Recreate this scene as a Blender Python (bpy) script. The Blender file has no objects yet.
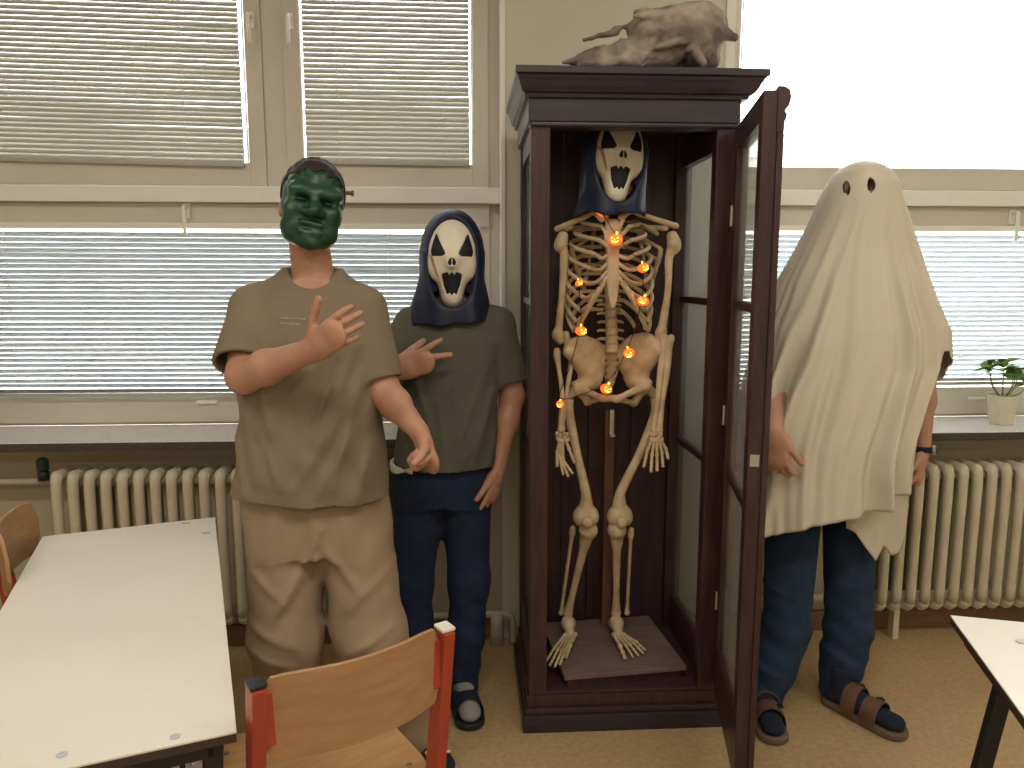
import bpy, bmesh, math, random
import numpy as np
from mathutils import Vector, Matrix
random.seed(4); rng = np.random.default_rng(7)
S = bpy.context.scene
COL = S.collection
# ------------------------------------------------------------------ camera, sky, lights, exposure
F, CAMH, PITCH, YAW = 760.0, 1.45, math.radians(8.0), math.radians(3.2)
cam_d = bpy.data.cameras.new('camera'); cam = bpy.data.objects.new('camera', cam_d); COL.objects.link(cam)
cam_d.sensor_width = 36.0; cam_d.lens = 36.0 * F / 1024.0; cam_d.clip_start = 0.02; cam_d.clip_end = 500
cam.location = (0, 0, CAMH); cam.rotation_euler = (math.pi / 2 - PITCH, 0, -YAW)
S.camera = cam
W = bpy.data.worlds.new('overcast_sky'); S.world = W; W.use_nodes = True
_bg = W.node_tree.nodes['Background']; _bg.inputs[0].default_value = (0.93, 0.97, 1.0, 1); _bg.inputs[1].default_value = 10.0
S.view_settings.view_transform = 'Standard'; S.view_settings.look = 'None'
S.view_settings.gamma = 1.0; S.view_settings.exposure = 0.12; S.view_settings.use_curve_mapping = False
LAMPS = [(-1.9, 0.6), (0.3, 0.6), (2.3, 0.6), (-1.9, -2.2), (0.3, -2.2), (2.3, -2.2)]
for lx, ly in LAMPS:
    ld = bpy.data.lights.new('ceiling_lamp_light', 'AREA'); ld.shape = 'RECTANGLE'; ld.size = 1.25; ld.size_y = 0.28
    ld.energy = 20; ld.color = (1.0, 0.93, 0.82)
    lo = bpy.data.objects.new('ceiling_lamp_light', ld); COL.objects.link(lo); lo.location = (lx, ly, 3.06)

# ------------------------------------------------------------------ pixel -> place helpers (used to read real positions off the photo)
_f = Vector((math.sin(YAW) * math.cos(PITCH), math.cos(YAW) * math.cos(PITCH), -math.sin(PITCH)))
_r = Vector((math.cos(YAW), -math.sin(YAW), 0)); _u = _r.cross(_f); _C = Vector((0, 0, CAMH))
def ray(px, py): return _f + _r * ((px - 512) / F) - _u * ((py - 384) / F)
def at(px, py, Y):
    r = ray(px, py); return _C + r * (Y / r.y)
def atz(px, py, Z):
    r = ray(px, py); return _C + r * ((Z - CAMH) / r.z)
V3 = Vector
def A(v): return np.array(v, dtype=np.float64)

# ------------------------------------------------------------------ object helpers
def wm(o):
    m = o.matrix_basis.copy()
    return m if o.parent is None else wm(o.parent) @ o.matrix_parent_inverse @ m
def obj(name, me, mat, parent=None, smooth=False, loc=None, rot=None, local=False):
    o = bpy.data.objects.new(name, me); COL.objects.link(o)
    if mat is not None and not me.materials: me.materials.append(mat)
    if parent is not None:
        o.parent = parent
        if not local: o.matrix_parent_inverse = wm(parent).inverted()
    if loc is not None: o.location = loc
    if rot is not None: o.rotation_euler = rot
    if smooth: me.shade_smooth()
    return o
def empty(name, loc=(0, 0, 0), rz=0):
    o = bpy.data.objects.new(name, None); COL.objects.link(o); o.location = loc; o.rotation_euler = (0, 0, rz); o.empty_display_size = .05
    return o
def tag(o, label=None, cat=None, group=None, kind=None):
    if label: o['label'] = label
    if cat: o['category'] = cat
    if group: o['group'] = group
    if kind: o['kind'] = kind
    return o
class MB:
    def __init__(s): s.v = []; s.f = []
    def add(s, v, f):
        b = len(s.v); s.v += [tuple(p) for p in v]; s.f += [tuple(i + b for i in q) for q in f]; return s
    def box(s, lo, hi):
        x0, y0, z0 = lo; x1, y1, z1 = hi
        return s.add([(x0, y0, z0), (x1, y0, z0), (x1, y1, z0), (x0, y1, z0), (x0, y0, z1), (x1, y0, z1), (x1, y1, z1), (x0, y1, z1)],
                     [(0, 3, 2, 1), (4, 5, 6, 7), (0, 1, 5, 4), (1, 2, 6, 5), (2, 3, 7, 6), (3, 0, 4, 7)])
    def bar(s, a, b, w, h, up=(0, 0, 1)):
        a, b = V3(a), V3(b); d = (b - a).normalized(); sd = d.cross(V3(up)).normalized(); u2 = sd.cross(d)
        c = []
        for p in (a, b):
            for i, j in ((-1, -1), (1, -1), (1, 1), (-1, 1)): c.append(p + sd * (i * w / 2) + u2 * (j * h / 2))
        return s.add(c, [(0, 1, 2, 3), (7, 6, 5, 4), (0, 4, 5, 1), (1, 5, 6, 2), (2, 6, 7, 3), (3, 7, 4, 0)])
    def sweep(s, pts, rad, n=8, flat=None, closed=False):
        """tube along pts with radius per point; flat=(axis, factor) squeezes the section along axis"""
        P = [V3(p) for p in pts]; m = len(P)
        if not hasattr(rad, '__len__'): rad = [rad] * m
        t0 = (P[1] - P[0]).normalized(); ref = V3((0, 0, 1)) if abs(t0.z) < .9 else V3((1, 0, 0))
        nrm = (ref - t0 * ref.dot(t0)).normalized(); b = len(s.v)
        for i in range(m):
            t = ((P[min(i + 1, m - 1)] - P[i]).normalized() + (P[i] - P[max(i - 1, 0)]).normalized())
            t = t.normalized() if t.length > 1e-6 else t0
            nrm = (nrm - t * nrm.dot(t)); nrm = nrm.normalized() if nrm.length > 1e-6 else t.orthogonal().normalized()
            bn = t.cross(nrm)
            for j in range(n):
                a = 2 * math.pi * j / n; off = (nrm * math.cos(a) + bn * math.sin(a)) * rad[i]
                if flat is not None:
                    ax = V3(flat[0]).normalized(); off = off + ax * (off.dot(ax) * (flat[1] - 1))
                s.v.append(tuple(P[i] + off))
        for i in range(m - 1):
            for j in range(n):
                s.f.append((b + i * n + j, b + i * n + (j + 1) % n, b + (i + 1) * n + (j + 1) % n, b + (i + 1) * n + j))
        s.f.append(tuple(b + j for j in reversed(range(n)))); s.f.append(tuple(b + (m - 1) * n + j for j in range(n)))
        return s
    def lathe(s, prof, n=24, c=(0, 0, 0)):
        b = len(s.v); m = len(prof)
        for r, z in prof:
            for j in range(n):
                a = 2 * math.pi * j / n; s.v.append((c[0] + r * math.cos(a), c[1] + r * math.sin(a), c[2] + z))
        for i in range(m - 1):
            for j in range(n): s.f.append((b + i * n + j, b + i * n + (j + 1) % n, b + (i + 1) * n + (j + 1) % n, b + (i + 1) * n + j))
        s.f.append(tuple(b + j for j in reversed(range(n)))); s.f.append(tuple(b + (m - 1) * n + j for j in range(n)))
        return s
    def prism(s, poly, axis, lo, hi):
        """2-D polygon extruded along axis 0/1/2"""
        n = len(poly); pts = []
        for t in (lo, hi):
            for p, q in poly:
                pts.append({0: (t, p, q), 1: (p, t, q), 2: (p, q, t)}[axis])
        f = [tuple(range(n)), tuple(range(2 * n - 1, n - 1, -1))] + [(i, i + n, (i + 1) % n + n, (i + 1) % n) for i in range(n)]
        return s.add(pts, f)
    def mesh(s, name, bevel=0, seg=2):
        me = bpy.data.meshes.new(name); me.from_pydata(s.v, [], s.f)
        bm = bmesh.new(); bm.from_mesh(me)
        bmesh.ops.recalc_face_normals(bm, faces=bm.faces)
        if bevel: bmesh.ops.bevel(bm, geom=list(bm.edges), offset=bevel, segments=seg, profile=.7, affect='EDGES', clamp_overlap=True)
        bm.to_mesh(me); bm.free(); return me
    def build(s, name, mat, parent=None, bevel=0, smooth=False, seg=2, **k):
        return obj(name, s.mesh(name, bevel, seg), mat, parent, smooth, **k)
def box(name, lo, hi, mat, parent=None, bevel=0, **k): return MB().box(lo, hi).build(name, mat, parent, bevel, **k)
def smooth_path(pts, sub=6, rad=None):
    P = [A(p) for p in pts]; n = len(P); out = []; rr = []
    for i in range(n - 1):
        p0, p1, p2, p3 = P[max(i - 1, 0)], P[i], P[i + 1], P[min(i + 2, n - 1)]
        for k in range(sub):
            t = k / sub
            out.append(.5 * (2 * p1 + (p2 - p0) * t + (2 * p0 - 5 * p1 + 4 * p2 - p3) * t * t + (3 * p1 - p0 - 3 * p2 + p3) * t ** 3))
            if rad is not None:
                u = t * t * (3 - 2 * t); rr.append(rad[i] * (1 - u) + rad[i + 1] * u)
    out.append(P[-1])
    if rad is not None: rr.append(rad[-1]); return out, rr
    return out

# ------------------------------------------------------------------ materials
MATS = {}
def mat(name, col, rough=.6, col2=None, scale=20, bump=0, bscale=None, metal=0, spec=.5, stretch=None, emit=None, estr=0, detail=4, contrast=(.35, .65)):
    m = bpy.data.materials.new(name); m.use_nodes = True; nt = m.node_tree; b = nt.nodes['Principled BSDF']
    b.inputs['Roughness'].default_value = rough; b.inputs['Metallic'].default_value = metal; b.inputs['Specular IOR Level'].default_value = spec
    b.inputs['Base Color'].default_value = (*col, 1)
    tc = nt.nodes.new('ShaderNodeTexCoord'); mp = nt.nodes.new('ShaderNodeMapping'); nt.links.new(tc.outputs['Object'], mp.inputs[0])
    if stretch: mp.inputs['Scale'].default_value = stretch
    nz = nt.nodes.new('ShaderNodeTexNoise'); nz.inputs['Scale'].default_value = scale; nz.inputs['Detail'].default_value = detail
    nt.links.new(mp.outputs[0], nz.inputs['Vector'])
    if col2 is None: col2 = tuple(c * .88 for c in col)
    cr = nt.nodes.new('ShaderNodeValToRGB'); cr.color_ramp.elements[0].position, cr.color_ramp.elements[1].position = contrast
    cr.color_ramp.elements[0].color = (*col2, 1); cr.color_ramp.elements[1].color = (*col, 1)
    nt.links.new(nz.outputs[0], cr.inputs[0]); nt.links.new(cr.outputs[0], b.inputs['Base Color'])
    if bump:
        nb = nt.nodes.new('ShaderNodeTexNoise'); nb.inputs['Scale'].default_value = bscale or scale * 3; nb.inputs['Detail'].default_value = 3
        nt.links.new(mp.outputs[0], nb.inputs['Vector'])
        bp = nt.nodes.new('ShaderNodeBump'); bp.inputs['Strength'].default_value = bump; bp.inputs['Distance'].default_value = .004
        nt.links.new(nb.outputs[0], bp.inputs['Height']); nt.links.new(bp.outputs[0], b.inputs['Normal'])
    if emit:
        b.inputs['Emission Color'].default_value = (*emit, 1); b.inputs['Emission Strength'].default_value = estr
    MATS[name] = m; return m
def glass_mat(name, refl=.08, tint=(1, 1, 1), dust=0):
    m = bpy.data.materials.new(name); m.use_nodes = True; nt = m.node_tree
    for n in list(nt.nodes):
        if n.type != 'OUTPUT_MATERIAL': nt.nodes.remove(n)
    out = [n for n in nt.nodes if n.type == 'OUTPUT_MATERIAL'][0]
    tr = nt.nodes.new('ShaderNodeBsdfTransparent'); tr.inputs[0].default_value = (*tint, 1)
    gl = nt.nodes.new('ShaderNodeBsdfGlossy'); gl.inputs['Roughness'].default_value = .03
    lw = nt.nodes.new('ShaderNodeLayerWeight'); lw.inputs[0].default_value = .25
    mx = nt.nodes.new('ShaderNodeMixShader'); mul = nt.nodes.new('ShaderNodeMath'); mul.operation = 'MULTIPLY_ADD'
    mul.inputs[1].default_value = .55; mul.inputs[2].default_value = refl * .3
    nt.links.new(lw.outputs['Fresnel'], mul.inputs[0]); nt.links.new(mul.outputs[0], mx.inputs[0])
    nt.links.new(tr.outputs[0], mx.inputs[1]); nt.links.new(gl.outputs[0], mx.inputs[2]); nt.links.new(mx.outputs[0], out.inputs[0])
    if dust:   # old dusty glass: a thin film that scatters some light
        df = nt.nodes.new('ShaderNodeBsdfDiffuse'); tl = nt.nodes.new('ShaderNodeBsdfTranslucent'); df.inputs[0].default_value = tl.inputs[0].default_value = (.8, .82, .82, 1)
        m1 = nt.nodes.new('ShaderNodeMixShader'); m2 = nt.nodes.new('ShaderNodeMixShader'); m2.inputs[0].default_value = dust
        nt.links.new(df.outputs[0], m1.inputs[1]); nt.links.new(tl.outputs[0], m1.inputs[2])
        nt.links.new(mx.outputs[0], m2.inputs[1]); nt.links.new(m1.outputs[0], m2.inputs[2]); nt.links.new(m2.outputs[0], out.inputs[0])
    return m
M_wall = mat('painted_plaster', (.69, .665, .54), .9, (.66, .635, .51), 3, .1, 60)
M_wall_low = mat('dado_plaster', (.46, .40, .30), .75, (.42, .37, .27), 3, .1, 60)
M_ceil = mat('ceiling_paint', (.75, .73, .68), .9)
M_floor = mat('speckled_linoleum', (.50, .35, .185), .42, (.41, .28, .14), 55, .03, 90, detail=8)
M_base = mat('brown_skirting', (.22, .12, .06), .5, (.17, .09, .045), 6, stretch=(1, 8, 8))
M_frame = mat('cream_window_paint', (.66, .615, .53), .45, (.63, .585, .50), 5)
M_ledge = mat('ledge_white_paint', (.88, .85, .79), .4, (.86, .83, .77), 5)
M_sill = mat('terrazzo_sill', (.80, .79, .77), .22, (.62, .60, .58), 120, detail=6, contrast=(.3, .6))
M_sill_e = mat('shaded_sill_edge', (.085, .075, .065), .5, (.04, .035, .03), 150, detail=6)  # shade on the sill front, put into a dark colour
M_slat = mat('blind_slat', (.46, .45, .40), .5, (.43, .42, .37), 4)
M_slat_b = mat('blind_slat_pale', (.40, .43, .45), .5, (.37, .40, .42), 4)
M_slat_c = mat('blind_slat_bright', (.60, .66, .70), .5, (.57, .63, .67), 4)
M_cord = mat('blind_cord', (.7, .68, .62), .8)
M_rad = mat('radiator_enamel', (.66, .60, .45), .45, (.58, .52, .38), 8)
M_pipe = mat('painted_pipe', (.55, .49, .38), .45)
M_dwood = mat('dark_cabinet_wood', (.060, .026, .026), .34, (.034, .015, .017), 9, .08, 40, stretch=(6, 6, .7))
M_dwood_d = mat('cabinet_cornice_wood', (.036, .024, .034), .36, (.024, .016, .024), 9, .08, 40, stretch=(.7, 6, 6))
M_back = mat('cabinet_back_wood', (.062, .028, .030), .5, (.04, .018, .022), 7, .08, 40, stretch=(6, 6, .5))
M_red_wood = mat('reddish_stand_wood', (.17, .075, .05), .45, (.12, .05, .035), 10, .05, 40, stretch=(6, 6, .7))
M_plat = mat('platform_board', (.20, .135, .12), .6, (.16, .105, .095), 8, stretch=(1, 5, 5))
M_glass = glass_mat('window_glass'); M_cglass = glass_mat('cabinet_glass', .1, (.95, .97, .96), .13)
M_bone = mat('aged_plastic_bone', (.66, .52, .33), .5, (.50, .37, .21), 22, .08, 60)
M_cow = mat('weathered_skull_bone', (.44, .37, .30), .75, (.15, .11, .095), 7, .5, 40, detail=7, contrast=(.42, .60))
M_tooth = mat('tooth_enamel', (.75, .7, .6), .4)
M_ply = mat('beech_plywood', (.52, .30, .13), .45, (.44, .24, .10), 6, .03, 40, stretch=(1, 9, 9))
M_plyb = mat('beech_plywood_back', (.44, .255, .12), .45, (.37, .205, .092), 6, .03, 40, stretch=(1, 9, 9))
M_redm = mat('orange_red_paint', (.42, .060, .028), .35, (.36, .048, .022), 8)
M_white = mat('white_plastic', (.8, .78, .72), .4)
M_black = mat('black_plastic', (.012, .012, .014), .45)
M_blackm = mat('black_paint_metal', (.016, .015, .018), .4)
M_top = mat('cream_laminate', (.80, .75, .66), .4, (.77, .72, .63), 3)
M_edge = mat('dark_edge_band', (.05, .035, .03), .5)
M_steel = mat('galvanised_steel', (.62, .62, .64), .4, metal=.3)
M_skin = mat('skin', (.50, .265, .175), .5, (.45, .225, .145), 14, .05, 120)
M_shirt1 = mat('taupe_cotton', (.232, .180, .122), .9, (.208, .16, .108), 9, .15, 350)
M_shirt2 = mat('olive_grey_cotton', (.115, .106, .080), .9, (.10, .093, .07), 9, .15, 350)
M_print = mat('faded_print', (.42, .37, .30), .8)
M_pants = mat('beige_cotton_twill', (.36, .26, .175), .9, (.33, .235, .155), 9, .15, 350)
M_jean = mat('navy_denim', (.010, .022, .062), .9, (.006, .014, .044), 14, .2, 300)
M_jean3 = mat('blue_denim', (.012, .036, .082), .9, (.008, .024, .058), 14, .2, 300)
M_hair = mat('dark_hair', (.02, .013, .01), .6)
M_green = mat('green_latex', (.012, .070, .026), .4, (.006, .042, .018), 16, .1, 50)
M_green_d = mat('dark_green_paint', (.006, .02, .012), .5)
M_mask = mat('ivory_plastic', (.80, .74, .60), .4, (.74, .68, .54), 8)
M_blood = mat('faint_red_stain', (.50, .25, .18), .5)
M_hood = mat('navy_black_polyester', (.009, .014, .050), .5, (.006, .010, .036), 12, .1, 200)
M_hole = mat('black_mesh', (.006, .006, .012), .7)
M_sheet = mat('cream_bedsheet', (.63, .57, .46), .9, (.60, .54, .43), 5, .1, 300)
M_sock = mat('navy_sock', (.012, .018, .04), .95)
M_sockg = mat('grey_sock', (.30, .29, .28), .95, bump=.2, bscale=300)
M_leather = mat('brown_strap_leather', (.16, .085, .05), .6, (.12, .06, .035), 20)
M_sole = mat('cork_sole', (.16, .11, .075), .8)
M_pot = mat('cream_pot_ceramic', (.76, .70, .52), .35)
M_soil = mat('soil', (.03, .02, .012), .95, bump=.5, bscale=80)
M_leaf = mat('leaf_green', (.26, .46, .12), .45, (.18, .34, .09), 20)
M_stem = mat('plant_stem', (.22, .25, .10), .6)
M_pump = mat('glowing_pumpkin', (.85, .16, .02), .4, emit=(1.0, .11, .012), estr=1.6)
M_pump_f = mat('pumpkin_face_glow', (1, .5, .1), .4, emit=(1.0, .42, .05), estr=4.0)
M_wire = mat('dark_green_wire', (.01, .015, .01), .5)
M_facade = mat('pale_facade', (.72, .68, .60), .9)
M_roof = mat('pale_roof', (.55, .50, .46), .9)
M_lamp = mat('lamp_diffuser', (.9, .88, .8), .5, emit=(1, .9, .72), estr=3)
M_metal = mat('brushed_metal', (.6, .58, .54), .3, metal=.9)

# ------------------------------------------------------------------ signed-distance modelling (organic shapes)
class Vol:
    def __init__(s, lo, hi, h):
        s.lo = A(lo); s.h = h; s.n = np.ceil((A(hi) - s.lo) / h).astype(int) + 1
        s.d = np.full(s.n, 1.0, np.float32)
    def sub(s, lo, hi):
        i0 = np.clip(np.floor((A(lo) - s.lo) / s.h).astype(int), 0, s.n - 1); i1 = np.clip(np.ceil((A(hi) - s.lo) / s.h).astype(int) + 1, 1, s.n)
        sl = tuple(slice(a, b) for a, b in zip(i0, i1))
        g = [(s.lo[k] + s.h * np.arange(i0[k], i1[k])).astype(np.float32) for k in range(3)]
        return sl, g[0][:, None, None], g[1][None, :, None], g[2][None, None, :]
    def grid(s): return s.sub(s.lo, s.lo + s.h * (s.n - 1))[1:]
    def put(s, sl, d, k):
        a = s.d[sl]
        if k > 0:
            hh = np.maximum(k - np.abs(a - d), 0) / k; s.d[sl] = np.minimum(a, d) - hh * hh * (k / 4)
        else: s.d[sl] = np.minimum(a, d)
    def carve(s, sl, d, k):
        a = s.d[sl]; d = -d
        hh = np.maximum(k - np.abs(a - d), 0) / max(k, 1e-6); s.d[sl] = np.maximum(a, d) + hh * hh * (k / 4)
    def _cap(s, a, b, ra, rb, k, n, fl):
        a, b = A(a), A(b); m = max(ra, rb) * max(1, fl) + k + 3 * s.h
        sl, X, Y, Z = s.sub(np.minimum(a, b) - m, np.maximum(a, b) + m)
        ab = b - a; L2 = max(ab @ ab, 1e-9)
        px, py, pz = X - a[0], Y - a[1], Z - a[2]
        t = np.clip((px * ab[0] + py * ab[1] + pz * ab[2]) / L2, 0, 1)
        qx, qy, qz = px - t * ab[0], py - t * ab[1], pz - t * ab[2]
        if n is not None:
            n = A(n) / np.linalg.norm(n); c = (qx * n[0] + qy * n[1] + qz * n[2]) * (1 / fl - 1)
            d = np.sqrt((qx + c * n[0]) ** 2 + (qy + c * n[1]) ** 2 + (qz + c * n[2]) ** 2) - (ra + t * (rb - ra))
            if fl < 1: d = d * (.5 + .5 * fl)
        else: d = np.sqrt(qx * qx + qy * qy + qz * qz) - (ra + t * (rb - ra))
        return sl, d.astype(np.float32)
    def cap(s, a, b, ra, rb=None, k=.02, n=None, fl=1.0):
        sl, d = s._cap(a, b, ra, ra if rb is None else rb, k, n, fl); s.put(sl, d, k); return s
    def cut(s, a, b, ra, rb=None, k=.004, n=None, fl=1.0):
        sl, d = s._cap(a, b, ra, ra if rb is None else rb, k + .03, n, fl); s.carve(sl, d, k); return s
    def _ell(s, c, r, R, k):
        c, r = A(c), A(r); m = r.max() + k + 3 * s.h
        sl, X, Y, Z = s.sub(c - m, c + m); q = [X - c[0], Y - c[1], Z - c[2]]
        if R is not None:
            R = A(R); q = [q[0] * R[0][i] + q[1] * R[1][i] + q[2] * R[2][i] for i in range(3)]
        k0 = np.sqrt(sum((q[i] / r[i]) ** 2 for i in range(3))); k1 = np.sqrt(sum((q[i] / r[i] ** 2) ** 2 for i in range(3))) + 1e-6
        return sl, (k0 * (k0 - 1) / k1).astype(np.float32)
    def ell(s, c, r, R=None, k=.02): sl, d = s._ell(c, r, R, k); s.put(sl, d, k); return s
    def ecut(s, c, r, R=None, k=.004): sl, d = s._ell(c, r, R, k + .02); s.carve(sl, d, k); return s
    def loft(s, rows, k=.02, yaw=0, p=2.4, cut=False):
        rows = sorted(rows); z = [r[0] for r in rows]; m = max(max(r[3], r[4]) for r in rows) + k + 4 * s.h
        lo = A([min(r[1] for r in rows) - m, min(r[2] for r in rows) - m, z[0] - k - 3 * s.h]); hi = A([max(r[1] for r in rows) + m, max(r[2] for r in rows) + m, z[-1] + k + 3 * s.h])
        sl, X, Y, Z = s.sub(lo, hi); zz = Z[0, 0]
        I = [np.interp(zz, z, [r[i] for r in rows])[None, None, :].astype(np.float32) for i in range(1, 5)]
        dx, dy = X - I[0], Y - I[1]; c, sn = math.cos(yaw), math.sin(yaw)
        ux, uy = dx * c + dy * sn, -dx * sn + dy * c
        g = (np.abs(ux / I[2]) ** p + np.abs(uy / I[3]) ** p) ** (1 / p)
        d = (g - 1) * np.minimum(I[2], I[3]); d = np.maximum(d, np.maximum(z[0] - Z, Z - z[-1])).astype(np.float32)
        if cut: s.carve(sl, d, k)
        else: s.put(sl, d, k)
        return s
    def plane(s, n, c, k=.003):
        """keep the side where n.p < c"""
        X, Y, Z = s.grid(); d = (X * n[0] + Y * n[1] + Z * n[2] - c).astype(np.float32)
        hh = np.maximum(k - np.abs(s.d - d), 0) / k; s.d = np.maximum(s.d, d) + hh * hh * (k / 4); return s
    def disp(s, fn): X, Y, Z = s.grid(); s.d = (s.d + fn(X, Y, Z)).astype(np.float32); return s
    def crease(s, lines, ymax, ramp=.06):
        """cloth ridges (amp>0) and valleys (amp<0) along segments given in the x-z plane, on the front (y < ymax)"""
        X, Y, Z = s.grid(); acc = np.zeros(np.broadcast(X[:, :, :1], Z).shape[::2] if False else (X.shape[0], 1, Z.shape[2]), np.float32)
        for x0, z0, x1, z1, w, amp in lines:
            ex, ez = x1 - x0, z1 - z0; t = np.clip(((X - x0) * ex + (Z - z0) * ez) / (ex * ex + ez * ez), 0, 1)
            d2 = (X - x0 - t * ex) ** 2 + (Z - z0 - t * ez) ** 2; acc += (amp * np.exp(-d2 / (w * w)) * (.35 + .65 * np.sin(np.pi * np.clip(t, .08, .92)))).astype(np.float32)
        s.d = (s.d - acc * np.clip((ymax - Y) / ramp, 0, 1)).astype(np.float32); return s
    def front(s, x, z):
        i = int(round((x - s.lo[0]) / s.h)); k = int(round((z - s.lo[2]) / s.h)); c = np.argmax(s.d[i, :, k] < 0); return s.lo[1] + s.h * c
    def verts(s):
        d = s.d.copy()
        for ax in range(3):
            ix = [slice(None)] * 3
            for e in (0, -1): ix[ax] = e; d[tuple(ix)] = np.maximum(d[tuple(ix)], 1e-3)
        sg = d < 0; n = d.shape; cnt = np.zeros([x - 1 for x in n], np.int8)
        offs = [(i, j, k) for i in (0, 1) for j in (0, 1) for k in (0, 1)]
        for o in offs: cnt += sg[o[0]:n[0] - 1 + o[0], o[1]:n[1] - 1 + o[1], o[2]:n[2] - 1 + o[2]]
        act = (cnt > 0) & (cnt < 8); ids = np.argwhere(act); idx = np.full(act.shape, -1, np.int64); idx[act] = np.arange(len(ids))
        vals = np.stack([d[ids[:, 0] + o[0], ids[:, 1] + o[1], ids[:, 2] + o[2]] for o in offs], 1)
        pos = np.zeros((len(ids), 3)); c = np.zeros(len(ids))
        for a in range(8):
            for b in range(a + 1, 8):
                oa, ob = A(offs[a]), A(offs[b])
                if np.abs(oa - ob).sum() != 1: continue
                va, vb = vals[:, a], vals[:, b]; mk = (va < 0) != (vb < 0)
                t = np.where(mk, va / np.where(mk, va - vb, 1), 0)[:, None]
                pos += np.where(mk[:, None], oa + t * (ob - oa), 0); c += mk
        P = s.lo + s.h * (ids + pos / c[:, None]); Q = []
        for ax in range(3):
            b1, b2 = [(1, 2), (2, 0), (0, 1)][ax]
            s0 = [slice(None)] * 3; s1 = [slice(None)] * 3; s0[ax] = slice(0, -1); s1[ax] = slice(1, None)
            e = sg[tuple(s0)] != sg[tuple(s1)]; I = np.argwhere(e)
            I = I[(I[:, b1] >= 1) & (I[:, b2] >= 1) & (I[:, b1] < n[b1] - 1) & (I[:, b2] < n[b2] - 1)]
            if not len(I): continue
            def cell(o1, o2):
                J = I.copy(); J[:, b1] += o1; J[:, b2] += o2; return idx[J[:, 0], J[:, 1], J[:, 2]]
            q = np.stack([cell(-1, -1), cell(0, -1), cell(0, 0), cell(-1, 0)], 1)
            inn = sg[I[:, 0], I[:, 1], I[:, 2]]; q[~inn] = q[~inn][:, ::-1]; Q.append(q)
        return P, np.concatenate(Q)
def np_mesh(name, P, Q):
    me = bpy.data.meshes.new(name); me.vertices.add(len(P)); me.vertices.foreach_set('co', np.asarray(P, np.float32).ravel())
    me.loops.add(Q.size); me.loops.foreach_set('vertex_index', Q.astype(np.int32).ravel())
    me.polygons.add(len(Q)); me.polygons.foreach_set('loop_start', (np.arange(len(Q)) * Q.shape[1]).astype(np.int32))
    me.update(calc_edges=True); me.validate(); return me
def relax(P, Q, it=2, lam=.5):
    if it <= 0: return P
    n = len(P); e = np.concatenate([Q[:, [0, 1]], Q[:, [1, 2]], Q[:, [2, 3]], Q[:, [3, 0]]]); P = P.copy()
    for _ in range(it):
        acc = np.zeros_like(P); c = np.zeros(n)
        for i in range(3): acc[:, i] = np.bincount(e[:, 0], P[e[:, 1], i], n) + np.bincount(e[:, 1], P[e[:, 0], i], n)
        c = np.bincount(e[:, 0], minlength=n) + np.bincount(e[:, 1], minlength=n); P += lam * (acc / np.maximum(c, 1)[:, None] - P)
    return P
def vol_obj(name, vols, m, parent=None, M=None, it=2, **k):
    if not isinstance(vols, (list, tuple)): vols = [vols]
    PP = []; QQ = []; b = 0
    for v in vols:
        P, Q = v.verts(); P = relax(P, Q, it); PP.append(P); QQ.append(Q + b); b += len(P)
    P = np.concatenate(PP); Q = np.concatenate(QQ)
    if M is not None: R = A(M); P = P @ R[:3, :3].T + R[:3, 3]
    return obj(name, np_mesh(name, P, Q), m, parent, True, **k)
# ================================================================== THE ROOM
YW, YG = 2.92, 3.10            # wall face, window plane
XL, XR, YB, ZC = -3.6, 4.2, -4.2, 3.15
WL = (-2.30, 0.125); WR = (0.985, 3.3)   # window openings
ZS = 0.865                      # sill top
def st(o): o['kind'] = 'structure'; return o
st(box('floor', (XL, YB, -.1), (XR, 3.4, 0), M_floor))
st(box('ceiling', (XL, YB, ZC), (XR, 3.4, ZC + .1), M_ceil))
st(box('wall_left', (XL - .1, YB, 0), (XL, 3.4, ZC), M_wall))
st(box('wall_right', (XR, YB, 0), (XR + .1, 3.4, ZC), M_wall))
st(box('wall_front', (XL, YB - .1, 0), (XR, YB, ZC), M_wall))
wb = MB()
for x0, x1 in ((XL, WL[0]), (WL[1], WR[0]), (WR[1], XR)): wb.box((x0, YW, ZS - .04), (x1, 3.4, ZC))
for w in (WL, WR): wb.box((w[0], YW, 2.95), (w[1], 3.4, ZC))
wb.box((WL[1], YW, 0), (WR[0], 3.4, ZS - .04))
st(wb.build('wall_back', M_wall))
wl = MB()
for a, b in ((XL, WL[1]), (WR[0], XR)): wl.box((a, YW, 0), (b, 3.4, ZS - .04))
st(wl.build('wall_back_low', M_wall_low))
for i, (a, b) in enumerate(((XL, .13), (.82, XR))):
    st(box('baseboard_back' if i == 0 else 'baseboard_back_right', (a, YW - .022, 0), (b, YW - .001, .085), M_base, bevel=.004))
# stone window sills
for n, (a, b) in enumerate(((WL[0] - .1, .155), (.94, WR[1]))):
    sl_ = st(MB().box((a, 2.742, ZS - .03), (b, YG - .03, ZS)).build('trim_%d' % (n + 1), M_sill, bevel=.003))
    box('sill_edge_shade', (a, 2.735, ZS - .032), (b, 2.7418, ZS - .002), M_sill_e, sl_, .002)  # dark strip stands in for the unlit front face of the sill

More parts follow.
